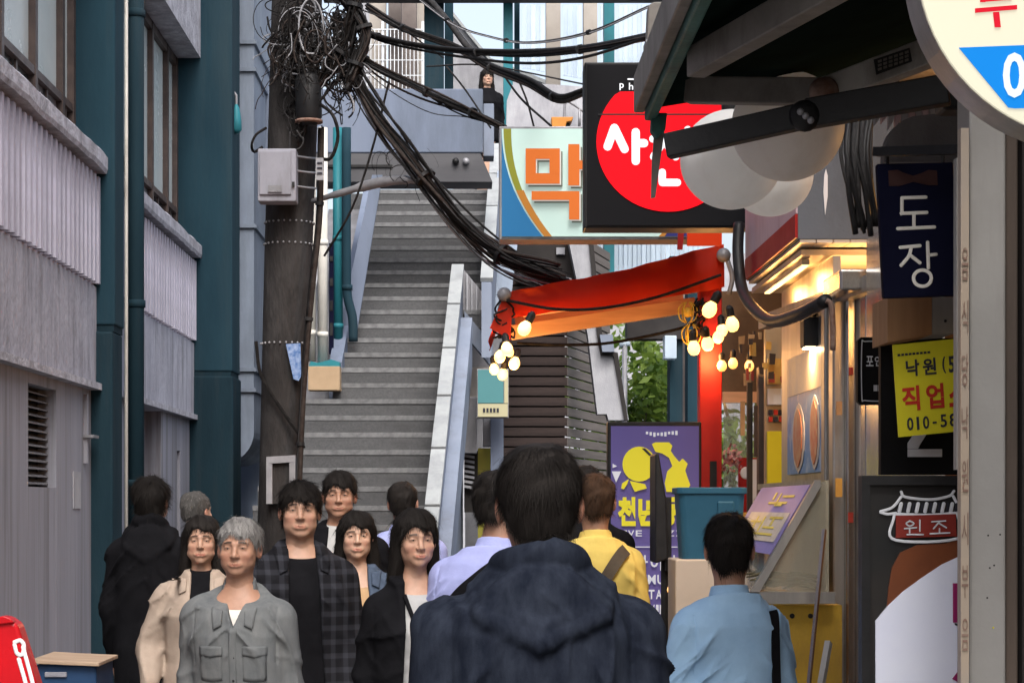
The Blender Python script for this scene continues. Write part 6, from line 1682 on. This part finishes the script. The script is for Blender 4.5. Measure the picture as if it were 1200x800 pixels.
    # ---- straps: ribbons laid on the outermost garment
    for (nm, mt, path, wdt, back) in spec.get('straps', []):
        fn = lambda x, y, z: np.minimum.reduce([g_(x, y, z) for g_ in fns])
        pts = []
        for (x, z) in path:
            ys = np.linspace(.34, -.02, 140, dtype=f32) if back else np.linspace(-.34, .02, 140, dtype=f32)
            vals = fn(np.full((140, 1, 1), x, f32), ys[:, None, None], np.full((140, 1, 1), z, f32)).ravel()
            k = np.argmax(vals < .004); pts.append(Vector((x, float(ys[k])+(.011 if back else -.009), z)))
        pts = curve_pts(pts, 26); mb = MB(); nsg = len(pts)
        for i, p in enumerate(pts):
            tt = (pts[min(i+1, nsg-1)]-pts[max(i-1, 0)]).normalized(); nb = Vector((0, 1 if back else -1, .25)); sd_ = tt.cross(nb).normalized(); nb = sd_.cross(tt)
            for q in (sd_*wdt/2+nb*.004, -sd_*wdt/2+nb*.004, -sd_*wdt/2-nb*.022, sd_*wdt/2-nb*.022): mb.v.append(tuple(p+q))
            if i:
                b = i*4
                for q in range(4): mb.f.append((b-4+q, b-4+(q+1) % 4, b+(q+1) % 4, b+q))
        mb.f.append((0, 1, 2, 3)); mb.f.append(tuple((nsg-1)*4+q for q in range(4)))
        link(nm, mb.mesh(nm), C[mt], t)
    return t, fns

# short black hair and other styles
SH = dict(n=5200, len=.036, grow=.008, w=.0010, lift=.38, mess=1.7, front=1.695, nape=1.56)
walk = {'r': ((.176, .012, 1.358), (.218, .06, 1.12), (.22, .05, .88)), 'l': ((.176, .012, 1.358), (.218, -.0, 1.115), (.22, -.12, .90))}

people = []
# foreground walker from behind
people.append(dict(label='person in a dark navy hooded jacket seen from behind in the middle of the alley', px=632, ytop=521, d=4.2, rot=180, seed=3, res=.0055, wide=1.03, hscale=.97, skin='b',
    hair=dict(n=26000, len=.038, w=.00055, grow=.009, nape=1.548, side=.022, front=1.70, mess=1.1, lift=.22, crown=(0, .035, 1.755), bump=.003),
    garments=[dict(name='hooded_jacket', mat='navy', off=.034, hem=.70, sleeve=2, sr=(.074, .066, .054), neck=1.452, foldamp=.0085, foldfreq=.8, hood=hood_fn(2.0), k=.035)],
    lower='trousers_dark', pose={'r': ((.178, .012, 1.358), (.214, .045, 1.12), (.21, -.02, .88)), 'l': ((.178, .012, 1.358), (.214, .045, 1.12), (.21, -.02, .88))}))
# black hoodie by the wall
people.append(dict(label='tall person in a black hooded coat walking away along the lilac wall', px=178, ytop=552, d=9.7, rot=176, seed=4, wide=.85, hscale=.86, hair=dict(SH, n=6000, len=.055, grow=.014, nape=1.545, mess=1.6), head=-8,
    garments=[dict(name='hooded_coat', mat='black', off=.04, hem=.62, sleeve=2, sr=(.076, .068, .056), foldamp=.008, neck=1.452, hood=hood_fn(1.0, 1.05))], lower='trousers_dark'))
# greying man further on
people.append(dict(label='person with greying short hair standing by the far teal pillar', px=231, ytop=572, d=11.3, rot=150, seed=5, wide=.88, hscale=.90, hair=dict(SH, col='grey', n=2200, len=.025, grow=.009, nape=1.575),
    garments=[dict(name='jacket', mat='black', off=.03, hem=.74, sleeve=2, foldamp=.007, neck=1.462, collar=shirt_collar(.084, 1.435, 1.503))], lower='trousers_dark'))
# beige jacket with red phone
people.append(dict(label='person in an open beige jacket over black holding a red phone', px=236, ytop=602, d=8.7, rot=4, seed=6, fem=True, skin='a', hair=dict(n=2600, len=.05, grow=.014, front=1.71, nape=1.56, long=1.50), wide=.96,
    pose={'r': ((.20, .01, 1.362), (.285, .03, 1.13), (.275, -.09, .965)), 'l': DEF_ARM},
    garments=[dict(name='black_top', mat='black', off=.008, hem=.80, sleeve=.5, foldamp=.003, sr=(.05, .045, .03)), dict(name='jacket', mat='beige', off=.032, hem=.76, sleeve=2, sr=(.070, .064, .052), foldamp=.010, opening=(.085, .045, .75, 1.42), collar=shirt_collar(.088, 1.42, 1.475, .5, .055, .008, .2))], lower='trousers_dark'))
# grey shirt
people.append(dict(label='person in a washed grey button shirt with chest pockets facing the street', px=280, ytop=603, d=7.0, rot=-4, seed=8, skin='b', res=.0065, wide=.88, hair=dict(SH, col='grizzled', n=7000, len=.032, grow=.009, front=1.705),
    garments=[dict(name='tee', mat='white_tee', off=.002, hem=.9, sleeve=.4, foldamp=.001, sr=(.045, .04, .03), neck=1.45, necktilt=.5), dict(name='shirt', mat='greyshirt', off=.030, hem=.74, sleeve=2, sr=(.070, .062, .048), neck=1.462, necktilt=.45, foldamp=.0095, vneck=(1.335, .42), collar=shirt_collar(.082, 1.430, 1.510, .40, .034, .006, .25))], lower='trousers_dark'))
# black plaid
people.append(dict(label='person in a black checked overshirt over a black tee', px=352, ytop=561, d=8.0, rot=12, seed=9, hair=dict(SH, n=6000, len=.045, grow=.011, front=1.69), head=-6, wide=.93,
    garments=[dict(name='tee', mat='black', off=.008, hem=.80, sleeve=.5, foldamp=.003, sr=(.05, .045, .03), neck=1.47, necktilt=.4), dict(name='overshirt', mat='plaid', off=.035, hem=.70, sleeve=2, sr=(.074, .067, .054), foldamp=.009, opening=(.10, .06, .75, 1.42), collar=shirt_collar(.090, 1.42, 1.478, .5, .06, .008, .2))], lower='jeans', pose=walk))
# denim jacket, tan dress, hands clasped
people.append(dict(label='person in a blue denim jacket and tan dress with hands clasped', px=418, ytop=597, d=9.0, rot=6, seed=10, fem=True, skin='c', hair=dict(n=2600, len=.05, grow=.014, front=1.70, nape=1.56, long=1.46),
    pose={'r': ((.188, .012, 1.362), (.25, .03, 1.13), (.045, -.21, 1.07)), 'l': ((.188, .012, 1.362), (.25, .03, 1.13), (.02, -.215, 1.09))}, hand_dir={'r': (.8, -.25, -.25), 'l': (-.8, -.25, -.35)},
    garments=[dict(name='dress_top', mat='tan', off=.008, hem=.85, sleeve=.5, foldamp=.003, sr=(.05, .045, .03), neck=1.43, necktilt=.5), dict(name='denim_jacket', mat='denim', off=.032, hem=.92, sleeve=1.93, sr=(.074, .066, .05), foldamp=.008, opening=(.08, .05, .9, 1.42), collar=shirt_collar(.085, 1.415, 1.47, .5, .055, .008, .2))], lower='tan', skirt=True))
people.append(dict(label='tall person in a dark jacket walking behind the denim jacket', px=397, ytop=549, d=9.9, rot=-4, seed=18, skin='b', hair=dict(SH, n=4000, len=.04, grow=.010, front=1.695), head=6,
    garments=[dict(name='tee', mat='grey_tee', off=.008, hem=.80, sleeve=.5, foldamp=.003, sr=(.05, .045, .03)), dict(name='jacket', mat='black', off=.03, hem=.72, sleeve=2, sr=(.072, .064, .052), foldamp=.008, opening=(.06, .04, .75, 1.43))], lower='jeans'))
# far lilac shirt, back
people.append(dict(label='dark haired person in a pale lilac shirt further up the alley', px=473, ytop=562, d=11.2, rot=170, seed=11, hair=dict(SH, n=2200), wide=1.0,
    garments=[dict(name='shirt', mat='lilac', off=.026, hem=.78, sleeve=2, foldamp=.008, neck=1.462, collar=shirt_collar(.084, 1.435, 1.503))], lower='trousers_khaki'))
# black cardigan woman
people.append(dict(label='person in a black cardigan over a grey tee with a thin crossbody strap', px=487, ytop=594, d=7.2, rot=8, seed=12, fem=True, skin='a', res=.0085, wide=.95, hair=dict(n=3400, len=.05, grow=.014, front=1.70, nape=1.55, long=1.47), head=6,
    garments=[dict(name='grey_tee', mat='grey_tee', off=.008, hem=.82, sleeve=.5, foldamp=.003, sr=(.05, .045, .03), neck=1.455, necktilt=.45), dict(name='cardigan', mat='black', off=.028, hem=.74, sleeve=2, sr=(.066, .058, .047), foldamp=.008, opening=(.075, .05, .75, 1.45))], lower='trousers_dark',
    straps=[('bag_strap', 'black', [(-.055, 1.425), (-.02, 1.33), (.03, 1.22), (.09, 1.09), (.14, .97)], .014, False)]))
# lilac shirt with black bag behind the walker
people.append(dict(label='person in a lilac shirt with a black shoulder bag looking left', px=588, ytop=547, d=7.1, rot=150, seed=13, skin='b', res=.007, hair=dict(SH, n=6000, len=.035), head=-34, wide=1.06, pose={'l': DEF_ARM, 'r': ((.18, .012, 1.358), (.27, .0, 1.13), (.25, -.14, .98))},
    garments=[dict(name='shirt', mat='lilac', off=.032, hem=.76, sleeve=2, sr=(.072, .064, .05), foldamp=.010, neck=1.462, collar=shirt_collar(.086, 1.435, 1.503, .2))], lower='trousers_khaki',
    straps=[('bag_strap', 'black', [(-.10, 1.455), (-.02, 1.38), (.08, 1.28), (.17, 1.12)], .05, True)]))
# yellow polo
people.append(dict(label='person in a yellow polo shirt with a brown shoulder strap seen from behind', px=697, ytop=552, d=8.6, rot=186, seed=14, skin='b', hair=dict(SH, col='brown', n=4600, len=.03, grow=.008, nape=1.57), wide=.87,
    garments=[dict(name='polo_shirt', mat='yellowp', off=.030, hem=.78, sleeve=.95, sr=(.070, .066, .05), foldamp=.009, neck=1.462, collar=shirt_collar(.088, 1.43, 1.505, .15, .03, .008, .3))], lower='trousers_khaki',
    straps=[('bag_strap', 'brown_strap', [(-.13, 1.43), (-.09, 1.40), (-.02, 1.31), (.06, 1.17), (.11, 1.05)], .055, True)]))
# head beyond
people.append(dict(label='dark clothed person half hidden behind the yellow polo shirt', px=687, ytop=543, d=10.4, rot=178, seed=15, hair=dict(SH, n=2000), garments=[dict(name='jacket', mat='black', off=.03, hem=.74, sleeve=2)], lower='trousers_dark'))
# light blue polo
people.append(dict(label='person in a light blue polo shirt with a black strap beside the food case', px=853, ytop=603, d=6.5, rot=192, seed=16, skin='b', res=.0065, wide=.86, hscale=.99, head=-20, hair=dict(SH, n=8000, len=.035, grow=.009, nape=1.56),
    garments=[dict(name='polo_shirt', mat='bluep', off=.036, hem=.76, sleeve=.92, sr=(.078, .074, .05), foldamp=.0105, neck=1.462, collar=shirt_collar(.090, 1.425, 1.508, .1, .03, .009, .3))], lower='trousers_dark',
    straps=[('bag_strap', 'black', [(-.145, 1.425), (-.150, 1.39), (-.150, 1.25), (-.16, 1.1), (-.165, .95)], .034, True)]))
# girl on the footbridge
people.append(dict(label='long haired person in black looking out from the footbridge', px=571, ytop=80, d=24.3, z0=sz(22), H=Z(80, 24.3)-sz(22), rot=14, seed=17, fem=True, skin='c', res=.012, hair=dict(n=1500, len=.06, w=.002, grow=.016, front=1.68, nape=1.55, long=1.36),
    garments=[dict(name='black_top', mat='black', off=.025, hem=.76, sleeve=2, foldamp=.006)], lower='trousers_dark'))

FN = {}
import time as _t; _t0 = _t.time()
for q in people:
    t, fn = build_person(q); FN[q['seed']] = (t, fn)
print('people', round(_t.time()-_t0, 1), 's')

# details of the grey shirt: placket, buttons, pockets
t, fns = FN[8]; fn = fns[-1]
def surf_y(fn, x, z, lo=-.34, hi=.0):
    ys = np.linspace(lo, hi, 200, dtype=f32); v = fn(np.full((200, 1, 1), x, f32), ys[:, None, None], np.full((200, 1, 1), z, f32)).ravel()
    return float(ys[np.argmax(v < 0)])
but = MB().ball((0, 0, 0), .0062, 10, 6, (1, .5, 1)).mesh('button')
for k in range(6):
    z = 1.31 - k*.085; link('button', but, M['black'], t, (.004, surf_y(fn, .004, z)-.004, z))
def patch(fn, t, pts_fn, nu, nv, mat, name, lift=.004):
    mb = MB()
    for i in range(nu+1):
        for j in range(nv+1):
            x, z = pts_fn(i/nu, j/nv); mb.v.append((x, surf_y(fn, x, z)-lift, z))
    for i in range(nu):
        for j in range(nv): a = i*(nv+1)+j; mb.f.append((a, a+1, a+nv+2, a+nv+1))
    o = link(name, mb.mesh(name), mat, t, smooth=True); m = o.modifiers.new('thick', 'SOLIDIFY'); m.thickness = .006; m.offset = 0
for sx in (-1, 1):
    patch(fn, t, lambda u, v: (sx*(.045+.095*u), 1.255-.12*v*(1-.12*abs(u-.5))), 8, 8, C['greyshirt'], 'chest_pocket', .0025)
    patch(fn, t, lambda u, v: (sx*(.042+.101*u), 1.268-.035*v*(1.2-.5*abs(u-.5))), 8, 4, C['greyshirt'], 'pocket_flap', .006)
patch(fn, t, lambda u, v: (-.014+.03*u, 1.335-.60*v), 3, 30, C['greyshirt'], 'placket', .003)
for seed_, xi, mt_ in ((8, .046, 'greyshirt'), (9, .068, 'plaid'), (6, .066, 'beige'), (10, .066, 'denim')):
    t_, f_ = FN[seed_][0], FN[seed_][1][-1]
    for sx in (-1, 1):
        def leaf(u, v, sx=sx, xi=xi):
            dz = -.052 if xi < .05 else 0; a = (xi+.050*u, 1.452+.010*u+dz); b = (xi+.002+.034*u, 1.398-.016*u+dz)
            return (sx*(a[0]+(b[0]-a[0])*v), a[1]+(b[1]-a[1])*v)
        patch(f_, t_, leaf, 5, 6, C[mt_], 'collar_leaf', .012)
# red phone in the hand of the beige jacket
w = Vector((-.275*.96*.88, -.09*.96, .965)); t6 = FN[6][0]; sc6 = t6.scale.z
hp = Vector(t6.location) + Matrix.Rotation(t6.rotation_euler.z, 3, 'Z') @ Vector((w.x*sc6, (w.y-.045)*sc6, (w.z-.09)*sc6))
ph = thing('red_phone', 'red smartphone held in the hand of the person in the beige jacket', 'phone', hp)
q = MB().beam(hp+Vector((-.045, -.02, -.035)), hp+Vector((.055, -.03, .05)), .009, .062, (0, 1, .3)); q.build('phone_body', M['red_plastic'], ph, bevel=.003)
# face mask on the person looking left

# ------------------------------------------------------------------ bottom left odds and ends
rb = thing('red_sign_board', 'tilted red plastic sign board with white lettering in the corner by the wall', 'sign', P(20, 900, 6.6))
d = 6.6
MB().pprism([(-40, 728), (6, 722), (20, 731), (52, 830), (62, 900), (-40, 900)], d, .10).build('board', M['red_plastic'], rb, bevel=.012)
MB().pprism([(4, 721), (12, 724), (16, 729), (-6, 732), (-6, 724)], d-.012, .05).build('top_cap', M['red_plastic'], rb, bevel=.004)
strokes(rb, [[(17, 752), (24, 750), (28, 756), (26, 766), (20, 765), (17, 755)], [(22, 772), (30, 800), (38, 835)], [(27, 758), (37, 795), (46, 835)]], 5, d-.002, M['chrome_text'])
cr = thing('blue_crate', 'blue storage box under a thin wooden lid by the lilac wall', 'box', P(78, 900, 8.6))
d = 8.6
MB().box(X(42, d), X(113, d), d, d+.4, 0, Z(778, d)).build('box_body', M['crate_blue'], cr, bevel=.01)
MB().pprism([(36, 772), (70, 774), (116, 776), (116, 780.5), (36, 777)], d-.03, .46).build('lid', M['wood_lid'], cr, bevel=.003)
MB().pbox(52, 78, 787, 793, d-.012, .02).build('handle', M['greybox'], cr, bevel=.004)
bpy.data.objects.remove(_to)
